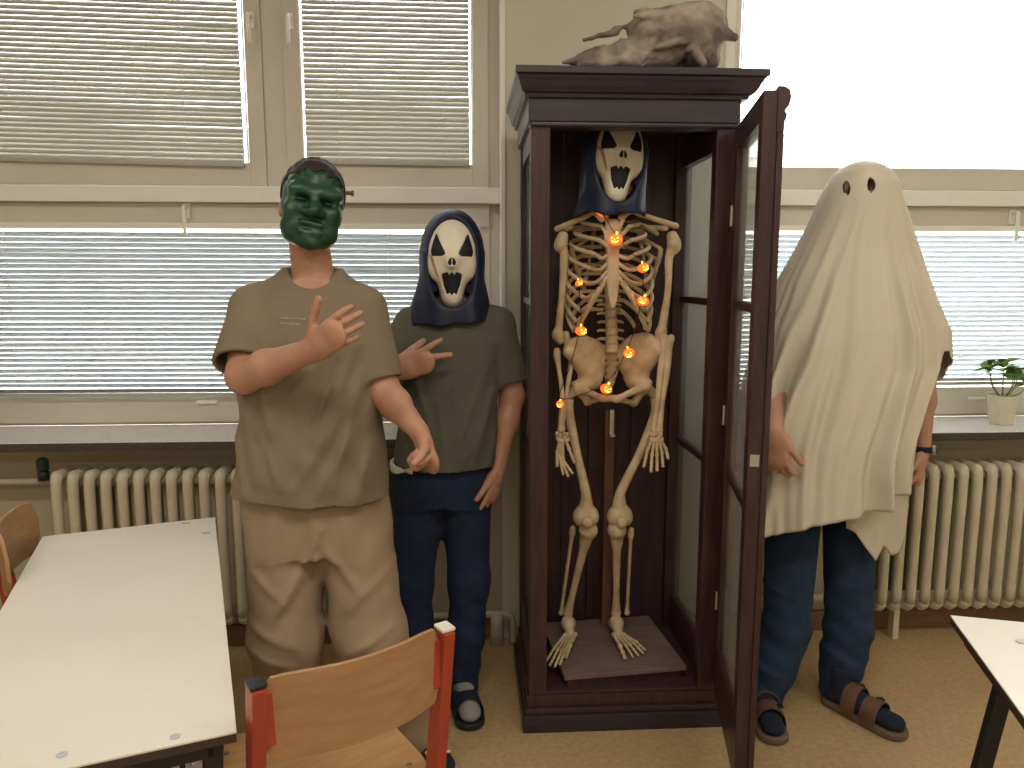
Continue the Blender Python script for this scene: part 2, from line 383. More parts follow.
def blind(x0, x1, z0, z1, y, pitch, tilt, label, m, slope=0.0, width=.025):
    e = empty('venetian_blind', ((x0 + x1) / 2, y, z0)); tag(e, label, 'window blind', 'venetian blinds on the windows')
    L = x1 - x0; mb = MB(); n = 5; pts = []
    for i in range(n):
        u = -width / 2 + width * i / (n - 1); c = .0018 * (1 - (2 * i / (n - 1) - 1) ** 2)
        yy = u * math.cos(tilt) - c * math.sin(tilt); zz = u * math.sin(tilt) + c * math.cos(tilt); pts.append((yy, zz))
    v = [(x, p, q) for x in (-L / 2, L / 2) for p, q in pts] + [(x, p, q + .0006) for x in (-L / 2, L / 2) for p, q in pts]
    f = []
    for i in range(n - 1): f += [(i, i + 1, n + i + 1, n + i), (2 * n + i, 3 * n + i, 3 * n + i + 1, 2 * n + i + 1)]
    mb.add(v, f); me = mb.mesh('slat'); me.shade_smooth()
    cnt = int((z1 - z0 - .03) / pitch)
    for i in range(cnt):
        o = obj('slat', me, m, e, local=True); o.location = (random.uniform(-.001, .001), 0, .022 + i * pitch)
        o.rotation_euler = (random.gauss(0, .008), random.gauss(0, .0008) + slope, 0)
    MB().box((-L / 2, -.012, z1 - z0 - .022), (L / 2, .012, z1 - z0)).build('head_rail', M_ledge, e, .002, local=True)
    o = MB().box((-L / 2, -.011, 0), (L / 2, .011, .012)).build('bottom_rail', M_slat, e, .002, local=True); o.rotation_euler = (0, slope, 0)
    for k in (-.3, .34):
        MB().sweep([(k * L, -.0135, .01), (k * L, -.0135, z1 - z0 - .01)], .0011, 5).build('ladder_cord', M_cord, e, local=True)
    return e

def rect_frame(name, x0, x1, z0, z1, w, y0, y1, m, parent, wb=None):
    wb = wb or w; fb = MB()
    fb.box((x0, y0, z0), (x0 + w, y1, z1)).box((x1 - w, y0, z0), (x1, y1, z1)).box((x0 + w, y0, z0), (x1 - w, y1, z0 + wb)).box((x0 + w, y0, z1 - w), (x1 - w, y1, z1))
    return fb.build(name, m, parent, .003)
def handle(parent, p, drop=.095, side=1):
    h = MB().box((p[0] - .012, p[1] - .008, p[2] - .03), (p[0] + .012, p[1], p[2] + .03)).build('handle_plate', M_ledge, parent, .003)
    pts, rr = smooth_path([(p[0], p[1], p[2] + .012), (p[0], p[1] - .035, p[2] + .012), (p[0], p[1] - .042, p[2] - .01), (p[0], p[1] - .04, p[2] - drop)], 5, [.007, .008, .008, .007])
    MB().sweep(pts, rr, 8).build('handle_lever', M_ledge, parent, smooth=True)

def window(n, X0, X1, sashes, lower):
    e = tag(empty('window_%d' % n, ((X0 + X1) / 2, YG, ZS)), kind='structure')
    rect_frame('outer_frame', X0, X1, ZS, 2.95, .045, YG - .03, YG + .06, M_frame, e)
    box('ledge', (X0 + .002, YG - .095, 1.732), (X1 - .002, YG + .04, 1.792), M_ledge, e, .006)
    for x0, x1 in sashes:
        rect_frame('sash', x0, x1, 1.80, 2.92, .062, YG - .045, YG + .03, M_frame, e, .085)
        box('pane', (x0 + .055, YG + .004, 1.86), (x1 - .055, YG + .010, 2.87), M_glass, e)
        bead = MB()
        for xx in (x0 + .062, x1 - .068): bead.box((xx, YG - .05, 1.885), (xx + .006, YG - .045, 2.85))
        bead.build('glazing_bead', M_ledge, e)
    x0, x1 = lower
    rect_frame('sash', x0, x1, ZS + .012, 1.735, .06, YG - .045, YG + .03, M_frame, e, .115)
    box('top_rail', (x0, YG - .06, 1.645), (x1, YG + .02, 1.731), M_frame, e, .004)
    box('pane', (x0 + .05, YG + .004, .97), (x1 - .05, YG + .010, 1.66), M_glass, e)
    return e
w1 = window(1, WL[0], WL[1], ((-2.24, -.775), (-.695, .080)), (-2.25, .08))
box('mullion', (-.775, YG - .035, 1.795), (-.695, YG + .05, 2.93), M_frame, w1, .004)
handle(w1, (-.806, YG - .045, 2.40)); handle(w1, (-.664, YG - .045, 2.40))
for px, py in ((187, 208),):
    p = at(px, py, YG - .065); handle(w1, (p.x, YG - .06, p.z - .01), .10)
p = at(207, 402, YG - .05); box('latch_tab', (p.x - .04, YG - .06, p.z - .006), (p.x + .04, YG - .045, p.z + .006), M_ledge, w1, .003)
w2 = window(2, WR[0], WR[1], ((1.0, 3.25),), (1.0, 3.25))
p = at(1012, 214, YG - .065); handle(w2, (p.x, YG - .06, p.z - .01), .10)
p = at(975, 398, YG - .05); box('latch_tab', (p.x - .04, YG - .06, p.z - .006), (p.x + .04, YG - .045, p.z + .006), M_ledge, w2, .003)
# reveals of the pier (white plastic jamb strip beside the left window)
st(box('trim_3', (WL[1] - .004, YW - .012, ZS), (WL[1] + .012, YG - .02, 2.95), M_ledge, bevel=.003))
st(box('trim_4', (WR[0] - .03, YW - .008, ZS), (WR[0] + .006, YG - .02, 2.95), M_ledge, bevel=.003))
R = math.radians
blind(-2.18, -.853, 1.878, 2.86, YG - .052, .0189, R(68), 'grey-brown venetian blind on the wide upper sash, far left of the photo', M_slat, .018, .0215)
blind(-.618, .006, 1.878, 2.86, YG - .052, .0189, R(68), 'grey-brown venetian blind on the upper sash above the skull-masked person', M_slat, .006, .0215)
blind(-2.2, .045, .985, 1.655, YG - .066, .0201, R(-46), 'wide pale venetian blind on the lower window behind the two T-shirted people', M_slat_b, .003)
blind(1.045, 3.2, 1.005, 1.655, YG - .066, .0201, R(-42), 'bright bluish venetian blind on the lower window behind the sheet ghost', M_slat_c, 0)
# pull cord wand on the right blind
# outside
e = tag(empty('apartment_block', (6, 34, 0)), 'pale low building seen washed out through the unshaded upper window', 'building')
box('facade', (-90, 34, -6), (90, 44, 6.6), M_facade, e)
box('roof', (-91, 33.4, 6.6), (91, 45, 7.6), M_roof, e, .05)
for i in range(10):
    x = 7 + 2.6 * i; w = box('window', (x, 33.93, 4.4), (x + 1.3, 34.0, 5.9), M_steel, e); box('pane', (x + .1, 33.9, 4.5), (x + 1.2, 33.95, 5.8), M_glass, w)
for x in (10.5, 18, 24): box('chimney', (x, 36, 7.6), (x + .8, 36.8, 8.6), M_facade, e)
st(box('ground_outside', (-60, 3.6, -6.3), (80, 120, -6), M_facade))

# ------------------------------------------------------------------ radiators, pipes
def radiator(x0, cnt, pitch, z0, z1, label):
    e = tag(empty('radiator', (x0, 2.83, z0)), label, 'radiator', 'cast iron column radiators under the sills')
    mb = MB(); H = z1 - z0
    prof = [(.0, .018), (.0, H - .018)]
    pts = [(0, -.052, .028), (0, -.058, .012), (0, -.050, .004)]
    # one column element: front and back tubes joined by rounded head and foot
    loop, rr = smooth_path([(0, -.052, .03), (0, -.055, H * .5), (0, -.052, H - .03), (0, -.03, H - .008), (0, .03, H - .008), (0, .052, H - .03), (0, .055, H * .5), (0, .052, .03), (0, .03, .008), (0, -.03, .008), (0, -.052, .03)], 4, [.0195, .0175, .0195, .021, .021, .0195, .0175, .0195, .021, .021, .0195])
    mb.sweep(loop, rr, 8)
    me = mb.mesh('column'); me.shade_smooth()
    for i in range(cnt): obj('column', me, M_rad, e, local=True).location = (i * pitch, 0, 0)
    for zz in (.035, H - .035): MB().sweep([(-.02, 0, zz), (cnt * pitch - pitch + .02, 0, zz)], .022, 10).build('header_tube', M_rad, e, smooth=True, local=True)
    for xx in (pitch * 1.5, (cnt - 2.5) * pitch): MB().box((xx - .012, -.02, -z0), (xx + .012, .02, .03)).build('foot', M_rad, e, .003, local=True)
    return e
r1 = radiator(at(58, 500, 2.78).x, 21, .0585, .15, .735, 'cream column radiator under the left window behind the taupe T-shirt person')
r2 = radiator(at(884, 560, 2.78).x, 20, .0585, .14, .715, 'cream column radiator under the right window beside the sheet ghost')
xv = at(38, 465, 2.8).x
e = tag(empty('heating_pipe', (xv, 2.85, .7)), 'painted heating pipe with a dark green valve left of the left radiator', 'pipe')
MB().sweep([(XL + .05, 2.85, .695), (xv + .035, 2.85, .695)], .013, 8).build('pipe', M_pipe, e, smooth=True)
MB().lathe([(.013, -.02), (.02, -.018), (.02, .012), (.014, .016)], 12, (xv, 2.83, .725)).build('valve_body', M_black, e, smooth=True)
MB().lathe([(.016, 0), (.021, .006), (.02, .04), (.012, .048)], 12, (xv, 2.83, .742)).build('valve_cap', mat('valve_green', (.02, .05, .03), .5), e, smooth=True)
e = tag(empty('heating_pipe', (-.1, 2.86, .12)), 'low painted heating pipe along the wall behind the person in dark jeans', 'pipe')
MB().sweep(smooth_path([(-.27, 2.86, .125), (.0, 2.86, .125), (.12, 2.86, .125), (.16, 2.86, .10), (.165, 2.86, .0)], 4), .014, 8).build('pipe', M_pipe, e, smooth=True)
MB().sweep([(.10, 2.86, .0), (.10, 2.86, .08), (.10, 2.86, .13)], [.03, .026, .026], 10).build('elbow', M_pipe, e, smooth=True)
e = tag(empty('heating_pipe', (1.4, 2.86, .12)), 'low painted heating pipe along the wall behind the ghost legs', 'pipe')
MB().sweep([(.9, 2.86, .165), (1.56, 2.86, .165)], .014, 8).build('pipe', M_pipe, e, smooth=True)
for xx in (1.0, 1.5): MB().box((xx - .008, 2.85, .15), (xx + .008, YW, .18)).build('bracket', M_pipe, e)

# ceiling lamps
for i, (lx, ly) in enumerate(LAMPS):
    e = tag(empty('ceiling_lamp', (lx, ly, 3.1)), 'long warm white ceiling lamp, %s of the %s row, out of frame' % (('left', 'middle', 'right')[i % 3], ('window-side', 'rear')[i // 3]), 'lamp', 'ceiling lamps out of frame')
    box('housing', (lx - .66, ly - .16, 3.09), (lx + .66, ly + .16, 3.15), M_white, e, .004)
# ================================================================== DISPLAY CABINET
CX0, CX1, CY0, CY1 = .172, .797, 2.265, 2.76
cab = tag(empty('display_cabinet', ((CX0 + CX1) / 2, (CY0 + CY1) / 2, 0)), 'tall dark wooden glass-sided display cabinet with a heavy cornice, door open', 'cabinet')
def bx(n, lo, hi, m=M_dwood, p=cab, bv=.003): return box(n, lo, hi, m, p, bv)
bx('plinth', (CX0 - .012, CY0 - .014, 0), (CX1 + .012, CY1, .058), M_dwood_d, bv=.006)
bx('base_moulding', (CX0 - .003, CY0 - .006, .058), (CX1 + .003, CY1, .078), M_dwood, bv=.005)
bx('base_frame', (CX0 + .004, CY0 + .006, .078), (CX1 - .004, CY1, .118))
bx('floor_board', (CX0 + .01, CY0 + .012, .118), (CX1 - .01, CY1 - .01, .128), M_back)
PW = .056
for x in (CX0 + .01, CX1 - .01 - PW):
    bx('post', (x, CY0 + .008, .118), (x + PW, CY0 + .055, 1.90))
    bx('post', (x, CY1 - .05, .118), (x + PW, CY1, 1.95))
nb = 5; bw = (CX1 - CX0 - 2 * PW - .02) / nb
for i in range(nb):
    x = CX0 + .01 + PW + i * bw; bx('back_board', (x + .001, CY1 - .022 + .002 * (i % 2), .128), (x + bw - .001, CY1 - .004, 1.95), M_back, bv=.0025)
bx('back_batten', (CX0 + .01 + PW + 3.6 * bw, CY1 - .034, .128), (CX0 + .01 + PW + 4.1 * bw, CY1 - .021, 1.90), M_back)
MZ = (1.372, .862)
for sx in (0, 1):
    x0 = CX0 + .016 if sx == 0 else CX1 - .016 - .03; x1 = x0 + .03; y0, y1 = CY0 + .055, CY1 - .05
    bx('side_rail', (x0, y0, .128), (x1, y1, .26)); bx('side_rail', (x0, y0, 1.83), (x1, y1, 1.90))
    for z in MZ: bx('side_muntin', (x0 + .004, y0, z - .011), (x1 - .004, y1, z + .011), bv=.004)
    zs = [.255, MZ[1], MZ[0], 1.835]
    for a, b in zip(zs, zs[1:]): box('glass_pane', (x0 + .013, y0 - .004, a), (x0 + .017, y1 + .004, b), M_cglass, cab)
bx('top_panel', (CX0 + .01, CY0 + .05, 1.945), (CX1 - .01, CY1 - .03, 1.955), M_back)
bx('lintel', (CX0 + .006, CY0 + .004, 1.880), (CX1 - .006, CY0 + .06, 1.90), M_dwood_d)
bx('lintel_bead', (CX0 + .01, CY0 - .004, 1.882), (CX1 - .01, CY0 + .01, 1.892), M_dwood_d, bv=.003)
for lo_, hi_ in (((CX0 + .002, CY0 - .002, 1.895), (CX1 - .002, CY0 + .03, 1.962)), ((CX0 + .002, CY0 + .03, 1.895), (CX0 + .03, CY1, 1.962)), ((CX1 - .03, CY0 + .03, 1.895), (CX1 - .002, CY1, 1.962))): bx('frieze', lo_, hi_, M_dwood_d)
# cornice: profile swept round front and sides
prof = [(0, 1.958), (.012, 1.960), (.014, 1.970), (.022, 1.973), (.030, 1.985), (.036, 2.000), (.040, 2.006), (.042, 2.014), (.050, 2.018), (.050, 2.036), (0, 2.036)]
mbc = MB(); ring = []
for o, z in prof:
    ring.append([(CX0 - o * .75, CY1, z), (CX0 - o * .75, CY0 - o, z), (CX1 + o * 1.25, CY0 - o, z), (CX1 + o * 1.25, CY1, z)])
v = [p for r in ring for p in r]; f = []; n = len(prof)
for i in range(n):
    j = (i + 1) % n
    for k in range(3): f.append((i * 4 + k, i * 4 + k + 1, j * 4 + k + 1, j * 4 + k))
f.append(tuple(i * 4 for i in range(n))); f.append(tuple(i * 4 + 3 for i in reversed(range(n))))
mbc.add(v, f); mbc.build('cornice', M_dwood_d, cab)
bx('cornice_top', (CX0 - .01, CY0 - .01, 2.02), (CX1 + .01, CY1, 2.0355), M_dwood_d, bv=0)
# the door, hinged on the right front post and swung towards the camera
dh = V3((.780, CY0 - .003, 0)); dn = V3((.686, 1.805, 0)); dx = (dn - dh).normalized(); DW = (dn - dh).length
door_z0, door_z1 = .132, 1.880
DM = Matrix((( dx.x, -dx.y, 0, dh.x), (dx.y, dx.x, 0, dh.y), (0, 0, 1, 0), (0, 0, 0, 1)))   # local x along width, y = outside face (+x world side)
def dpart(name, lo, hi, m=M_dwood, parent=None, bv=.003):
    mb = MB().box(lo, hi); me = mb.mesh(name, bv); me.transform(DM); return obj(name, me, m, parent)
SW, TH = .056, .034
door = None
fr = MB()
for lo, hi in (((0, 0, door_z0), (SW, TH, door_z1)), ((DW - SW, 0, door_z0), (DW, TH, door_z1)), ((SW, 0, door_z0), (DW - SW, TH, door_z0 + .16)), ((SW, 0, door_z1 - .065), (DW - SW, TH, door_z1))): fr.box(lo, hi)
me = fr.mesh('door', .003); me.transform(DM); door = obj('door', me, M_dwood, cab)
for z in MZ: dpart('muntin', (SW, .004, z - .011), (DW - SW, .028, z + .011), M_dwood, door, .004)
zs = [door_z0 + .155, MZ[1], MZ[0], door_z1 - .06]
for a, b in zip(zs, zs[1:]): dpart('glass_pane', (SW - .005, .014, a), (DW - SW + .005, .018, b), M_cglass, door, 0)
dpart('meeting_moulding', (DW - .022, TH, door_z0), (DW + .004, TH + .016, door_z1 - .055), M_dwood, door, .005)
# turned scroll ornament at the head of the meeting stile
sc_ = [(0, .0), (.018, .002), (.024, .012), (.020, .022), (.027, .030), (.030, .042), (.022, .050), (.034, .060), (.040, .078), (.036, .096), (.020, .104), (0, .106)]
mb = MB().prism([(TH - .002 + a * .75, door_z1 - .098 + b) for a, b in sc_], 0, DW - .05, DW + .006); me = mb.mesh('stile_capital', .002); me.transform(DM); obj('stile_capital', me, M_dwood, door)
sc2 = [(0, 0), (.012, .004), (.02, .014), (.016, .03), (.008, .04), (0, .042)]
mb = MB().prism([(TH + a, .95 + b) for a, b in [(0, 0), (.012, .004), (.022, .02), (.012, .05), (.016, .07), (.006, .10), (0, .10)]], 0, DW - .03, DW + .005); me = mb.mesh('stile_ornament', .002); me.transform(DM); obj('stile_ornament', me, M_dwood, door)
dpart('lock_plate', (DW, .006, .985), (DW + .0015, .028, 1.015), M_metal, door, 0)
dpart('lock_plate', (DW - .045, -.0015, .95), (DW - .015, 0, 1.05), M_black, door, 0)
for z in (.4, 1.0, 1.6):
    mb = MB().sweep([(0, 0, z), (0, 0, z + .06)], .006, 8); me = mb.mesh('hinge'); me.transform(DM); obj('hinge', me, M_metal, door)

# ================================================================== SKELETON STAND
stand = tag(empty('skeleton_stand', (.5, 2.55, .128)), 'low brown wooden platform with an upright pole inside the cabinet', 'stand')
pa, pb, pc = atz(566, 680, .185), atz(690, 667, .185), atz(655, 617, .185)
a2 = V3((.298, 2.288)); d1 = V3((.985, .10)).normalized(); d2 = V3((-d1.y, d1.x)); PWd, PD = .415, .385
def pl(name, z0, z1, ins, m):
    c = [a2 + d1 * ins + d2 * ins, a2 + d1 * (PWd - ins) + d2 * ins, a2 + d1 * (PWd - ins) + d2 * (PD - ins), a2 + d1 * ins + d2 * (PD - ins)]
    MB().prism([(p.x, p.y) for p in c], 2, z0, z1).build(name, m, stand, .003)
pl('plinth_block', .128, .157, .012, M_back); pl('platform_board', .157, .174, 0, M_plat)
sp = at(608, 500, 2.64)
MB().box((sp.x - .017, 2.625, .174), (sp.x + .017, 2.66, .985)).build('pole', M_red_wood, stand, .004)
MB().box((sp.x - .006, 2.60, .90), (sp.x + .010, 2.626, .99)).box((sp.x - .006, 2.585, .895), (sp.x + .012, 2.61, .905)).build('bracket', M_metal, stand, .002)

# ================================================================== SKELETON
sk = tag(empty('skeleton', (.485, 2.52, .174)), 'life-size anatomical skeleton standing inside the open cabinet', 'skeleton')
def bone(name, pts, rad, n=9, sub=5, flat=None, m=M_bone, parent=None):
    P, R_ = smooth_path(pts, sub, rad)
    for e, f_ in ((0, 1), (-1, -2)):   # rounded ends
        p, q, r = A(P[e]), A(P[f_]), R_[e]; d = (p - q) / max(np.linalg.norm(p - q), 1e-6); ex = [(p + d * r * .5, r * .84), (p + d * r * .8, r * .5)]
        if e == 0: P = [ex[1][0], ex[0][0]] + P; R_ = [ex[1][1], ex[0][1]] + R_
        else: P = P + [ex[0][0], ex[1][0]]; R_ = R_ + [ex[0][1], ex[1][1]]
    return MB().sweep(P, R_, n, flat).build(name, m, parent or sk, smooth=True)
YS = 2.585                                           # spine plane
top, low = at(611, 205, YS), at(611, 352, YS)
def spine(t):  # t 0 at C7, 1 at L5
    p = top.lerp(low, t); return V3((p.x, YS + .035 * math.sin(math.pi * min(t * 1.25, 1)) - .02 * max(0, t - .6) / .4, p.z))
NV = 17
vert_me = None
for i in range(NV):
    t = (i + .5) / NV; p = spine(t); s = .62 + .45 * t
    vm = MB(); hgt = (top.z - low.z) / NV * .42
    vm.lathe([(.012 * s, -hgt), (.0225 * s, -hgt), (.0195 * s, -hgt * .4), (.019 * s, 0), (.0195 * s, hgt * .4), (.0225 * s, hgt), (.012 * s, hgt)], 12)
    for sd in (-1, 1): vm.sweep(*smooth_path([(sd * .014 * s, .014, 0), (sd * .03 * s, .022, .002), (sd * .046 * s, .026, -.002)], 3, [.007 * s, .0055 * s, .004 * s]), 6)
    vm.sweep(*smooth_path([(0, .018, 0), (0, .034, -.006), (0, .05, -.016)], 3, [.007 * s, .006 * s, .005 * s]), 6)
    o = vm.build('vertebra', M_bone, sk, smooth=True); o.location = p
    if i < NV - 1:
        q = spine((i + 1) / NV); MB().lathe([(.013 * s, -.004), (.020 * s, -.003), (.020 * s, .003), (.013 * s, .004)], 10, q).build('disc', M_bone, sk, smooth=True)
# sternum
sa, sb_ = at(613, 226, 2.435), at(613, 306, 2.415)
st_w = [.026, .030, .020, .020, .022, .017, .008]; spts = [V3(sa).lerp(V3(sb_), i / 6) for i in range(7)]
bone('sternum', spts, st_w, 12, 4, ((0, 1, 0), .3))
# ribs
CXR = (sa.x + spine(.3).x) / 2
for sd in (-1, 1):
    for i in range(12):
        zb = spine(.03).z - i * .0305; t = min(1, max(0, (spine(0).z - zb) / (spine(0).z - spine(1).z)))
        Wd = [.062, .094, .116, .130, .138, .142, .144, .144, .142, .138, .122, .092][i]
        b0 = spine(t) + V3((sd * .022, .012, 0)); zf = [.018, .028, .040, .055, .070, .088, .105, .115, .12, .12, .085, .05][i]
        fy = 2.437 - .012 * min(i, 6) / 6; by = b0.y + .028; cy = (fy + by) / 2 + .008; dy = (by - fy) / 2
        end = math.pi * [.86, .87, .87, .86, .84, .82, .80, .76, .71, .66, .55, .45][i]; P = [b0]; Rr = [.0065]
        m = 11
        for k in range(m):
            u = k / (m - 1); a = .16 * math.pi + (end - .16 * math.pi) * u
            P.append(V3((CXR + sd * Wd * math.sin(a) ** .85, cy + dy * math.cos(a), zb - zf * (u ** 1.15) - .006 * u))); Rr.append(.0072 if 0 < u < 1 else .0075)
        MB().sweep(*smooth_path(P, 3, Rr), 7, ((0, 1, 0), .62)).build('rib', M_bone, sk, smooth=True)
        if i < 10:   # costal cartilage up to the breastbone
            z_st = [sa.z - .012, sa.z - .04, sa.z - .066, sa.z - .092, sa.z - .118, sa.z - .142, sa.z - .160, sa.z - .178, sa.z - .195, sa.z - .212][i]
            xs = sd * (.018 if i < 7 else (.028, .042, .058)[i - 7]); e_ = P[-1]
            tgt = V3((sa.x + xs, 2.432 - .01 * min(i, 6) / 6 - (.004 if i > 6 else 0), z_st)); mid = e_.lerp(tgt, .5) + V3((0, -.008, -.012 if i > 2 else 0))
            MB().sweep(*smooth_path([e_, mid, tgt], 4, [.0075, .0068, .007]), 7, ((0, 1, 0), .7)).build('costal_cartilage', M_bone, sk, smooth=True)
# clavicles, scapulae, shoulder girdle
for px in ((602, 213, 585, 213, 557, 229), (621, 212, 642, 211, 676, 226)):
    bone('clavicle', [at(px[0], px[1] + 6, 2.44), at((px[0] + px[2]) / 2, (px[1] + px[3]) / 2, 2.455), at(px[2], px[3] + 4, 2.49), at(px[4], px[5], 2.52)], [.011, .0075, .0085, .010], 9)
for sd, sx, ax in ((-1, 578, 557), (1, 655, 676)):
    v = Vol(at(sx - 34, 290, 2.68) - V3((0, .12, .06)), at(sx + 34, 205, 2.68) + V3((0, 0, .02)), .004)
    g, ti, ia, ac = at(sx + sd * 10, 238, 2.53), at(sx - sd * 6, 292, 2.66), at(sx - sd * 18, 222, 2.65), at(ax, 229, 2.53)
    for q in (.2, .4, .6, .8): 
        v.cap(V3(g).lerp(ti, q), V3(ia).lerp(ti, q), .006, .006, .012)
    v.cap(g, ti, .009, .007, .01).cap(ia, ti, .006, .006, .01).cap(g, ia, .009, .006, .01)
    v.cap(ia + V3((0, .01, -.015)), ac, .007, .011, .01); v.cap(g, g + V3((0, -.01, 0)), .018, .014, .012); v.cap(g, at(sx + sd * 4, 226, 2.48), .008, .006, .01)
    vol_obj('scapula', v, M_bone, sk, it=1)
# arms
def arm(h, e, parts): pass
bone('humerus', [at(563, 236, 2.52), at(561, 246, 2.52), at(564, 256, 2.52), at(562, 295, 2.52), at(559, 325, 2.52), at(558, 335, 2.515), at(560, 341, 2.515)], [.018, .024, .014, .0115, .013, .021, .014], 10)
bone('ulna', [at(566, 334, 2.53), at(568, 346, 2.525), at(571, 362, 2.50), at(567, 390, 2.48), at(563, 420, 2.47), at(563, 429, 2.465)], [.012, .013, .009, .0075, .007, .009], 9)
bone('radius', [at(557, 351, 2.49), at(557, 356, 2.485), at(559, 370, 2.48), at(562, 395, 2.465), at(561, 420, 2.46), at(561, 430, 2.455)], [.012, .0125, .0075, .008, .009, .013], 9)
bone('humerus', [at(672, 236, 2.52), at(674, 246, 2.52), at(669, 258, 2.52), at(668, 290, 2.51), at(663, 322, 2.50), at(661, 333, 2.495), at(660, 339, 2.495)], [.019, .025, .014, .0115, .014, .021, .014], 10)
bone('ulna', [at(660, 334, 2.50), at(665, 342, 2.47), at(661, 370, 2.43), at(658, 400, 2.40), at(654, 424, 2.395), at(654, 431, 2.39)], [.013, .016, .012, .010, .009, .009], 9)
bone('radius', [at(671, 338, 2.48), at(668, 348, 2.455), at(667, 372, 2.425), at(662, 400, 2.405), at(660, 422, 2.395), at(659, 431, 2.39)], [.013, .015, .011, .010, .011, .014], 9)
def bone_hand(w, tips, Y, base):
    # w wrist pixel, tips finger-tip pixels, base knuckle pixels
    hp = empty('hand', at(*w, Y)); hp.parent = sk; hp.matrix_parent_inverse = wm(sk).inverted()
    for k in range(8):
        cx = w[0] + (-5, -1.7, 1.7, 5)[k % 4] + (.8 if k > 3 else 0); cy = w[1] + (0, 4.6)[k // 4] + (.8 if k % 2 else 0)
        p = at(cx, cy, Y + .004 * (k % 3)); MB().lathe([(.003, -.0085), (.0062, -.006), (.0068, 0), (.0062, .006), (.003, .0085)], 8, p).build('carpal', M_bone, hp, smooth=True)
    for (bx_, by_), (tx, ty), yt in base_tip(base, tips, Y):
        k0, t0 = V3(at(bx_, by_, Y)), V3(at(tx, ty, yt)); w0 = V3(at(w[0] + (bx_ - w[0]) * .5, w[1] + 6.5, Y))
        bone('metacarpal', [w0, w0.lerp(k0, .2), w0.lerp(k0, .8), k0], [.0072, .0055, .0055, .0075], 7, 3, parent=hp)
        q = [k0, k0.lerp(t0, .45), k0.lerp(t0, .76), t0]
        for a, b in zip(q, q[1:]): bone('phalanx', [a, a.lerp(b, .15), a.lerp(b, .85), b], [.0066, .0052, .0048, .006], 7, 3, parent=hp)
def base_tip(b, t, Y): return [(x, y, Y - .02) for x, y in zip(b, t)]
bone_hand((562, 434), [(572, 473), (568, 476), (563, 474), (557, 466), (574, 462)], 2.45, [(563, 460), (561, 459), (559, 456), (557, 452), (569, 449)])
bone_hand((656, 434), [(644, 466), (651, 471), (657, 470), (663, 466), (668, 458)], 2.38, [(647, 452), (652, 455), (657, 455), (662, 453), (666, 449)])
# pelvis
v = Vol(at(556, 405, 2.66) - V3((.0, .26, .02)), at(674, 330, 2.7) + V3((0, 0, .03)), .0035)
def PX(px, py, Y): return at(px, py, Y)
for sd, c, cr, ac, pu, isc in ((-1, (587, 362), [(568, 352), (574, 344), (584, 341), (596, 346), (603, 356)], (577, 388), (602, 398), (588, 402)), (1, (640, 360), [(659, 352), (654, 343), (644, 338), (631, 342), (620, 354)], (646, 386), (616, 399), (634, 403))):
    a0 = V3(PX(*ac, 2.50))
    crest = [V3(PX(q[0], q[1], y)) for q, y in zip(cr, (2.47, 2.50, 2.54, 2.58, 2.61))]
    for p, q in zip(crest, crest[1:]): v.cap(p, q, .0095, .0095, .01)
    hub = V3(PX(c[0] + sd * -4, 380, 2.53))
    for p in crest:
        for qq in (.0, .2, .4, .6, .8): v.cap(p.lerp(crest[min(crest.index(p) + 1, 4)], qq), hub, .007, .012, .03)
    v.cap(hub, a0, .018, .026, .02)
    P1, I1 = V3(PX(*pu, 2.43)), V3(PX(*isc, 2.50))
    v.cap(a0, P1, .014, .010, .012).cap(P1, I1, .009, .010, .01).cap(a0, I1, .013, .013, .012)
    v.ecut(a0 + V3((sd * .026, -.008, -.006)), (.018, .018, .018))
    v.cap(crest[4], crest[4] + V3((-sd * .02, .02, -.02)), .012, .012, .015)
p1_, p2_ = V3(PX(602, 398, 2.43)), V3(PX(616, 399, 2.43)); v.cap(p1_, p2_, .012, .012, .008)
s0, s1 = V3(PX(611, 356, 2.60)), V3(PX(610, 383, 2.60)); v.cap(s0, s1, .045, .016, .015, (0, 1, 0), .4); v.cap(s1, s1 + V3((0, -.02, -.03)), .012, .005, .01)
for k in range(4):
    for sd in (-1, 1):
        q = s0.lerp(s1, .15 + .25 * k); v.cut(q + V3((sd * (.021 - .003 * k), -.04, 0)), q + V3((sd * (.021 - .003 * k), .0, 0)), .0042)
v.disp(lambda X, Y, Z: .0012 * np.sin(X * 160) * np.sin(Z * 150 + Y * 90))
vol_obj('pelvis', v, M_bone, sk, it=1)
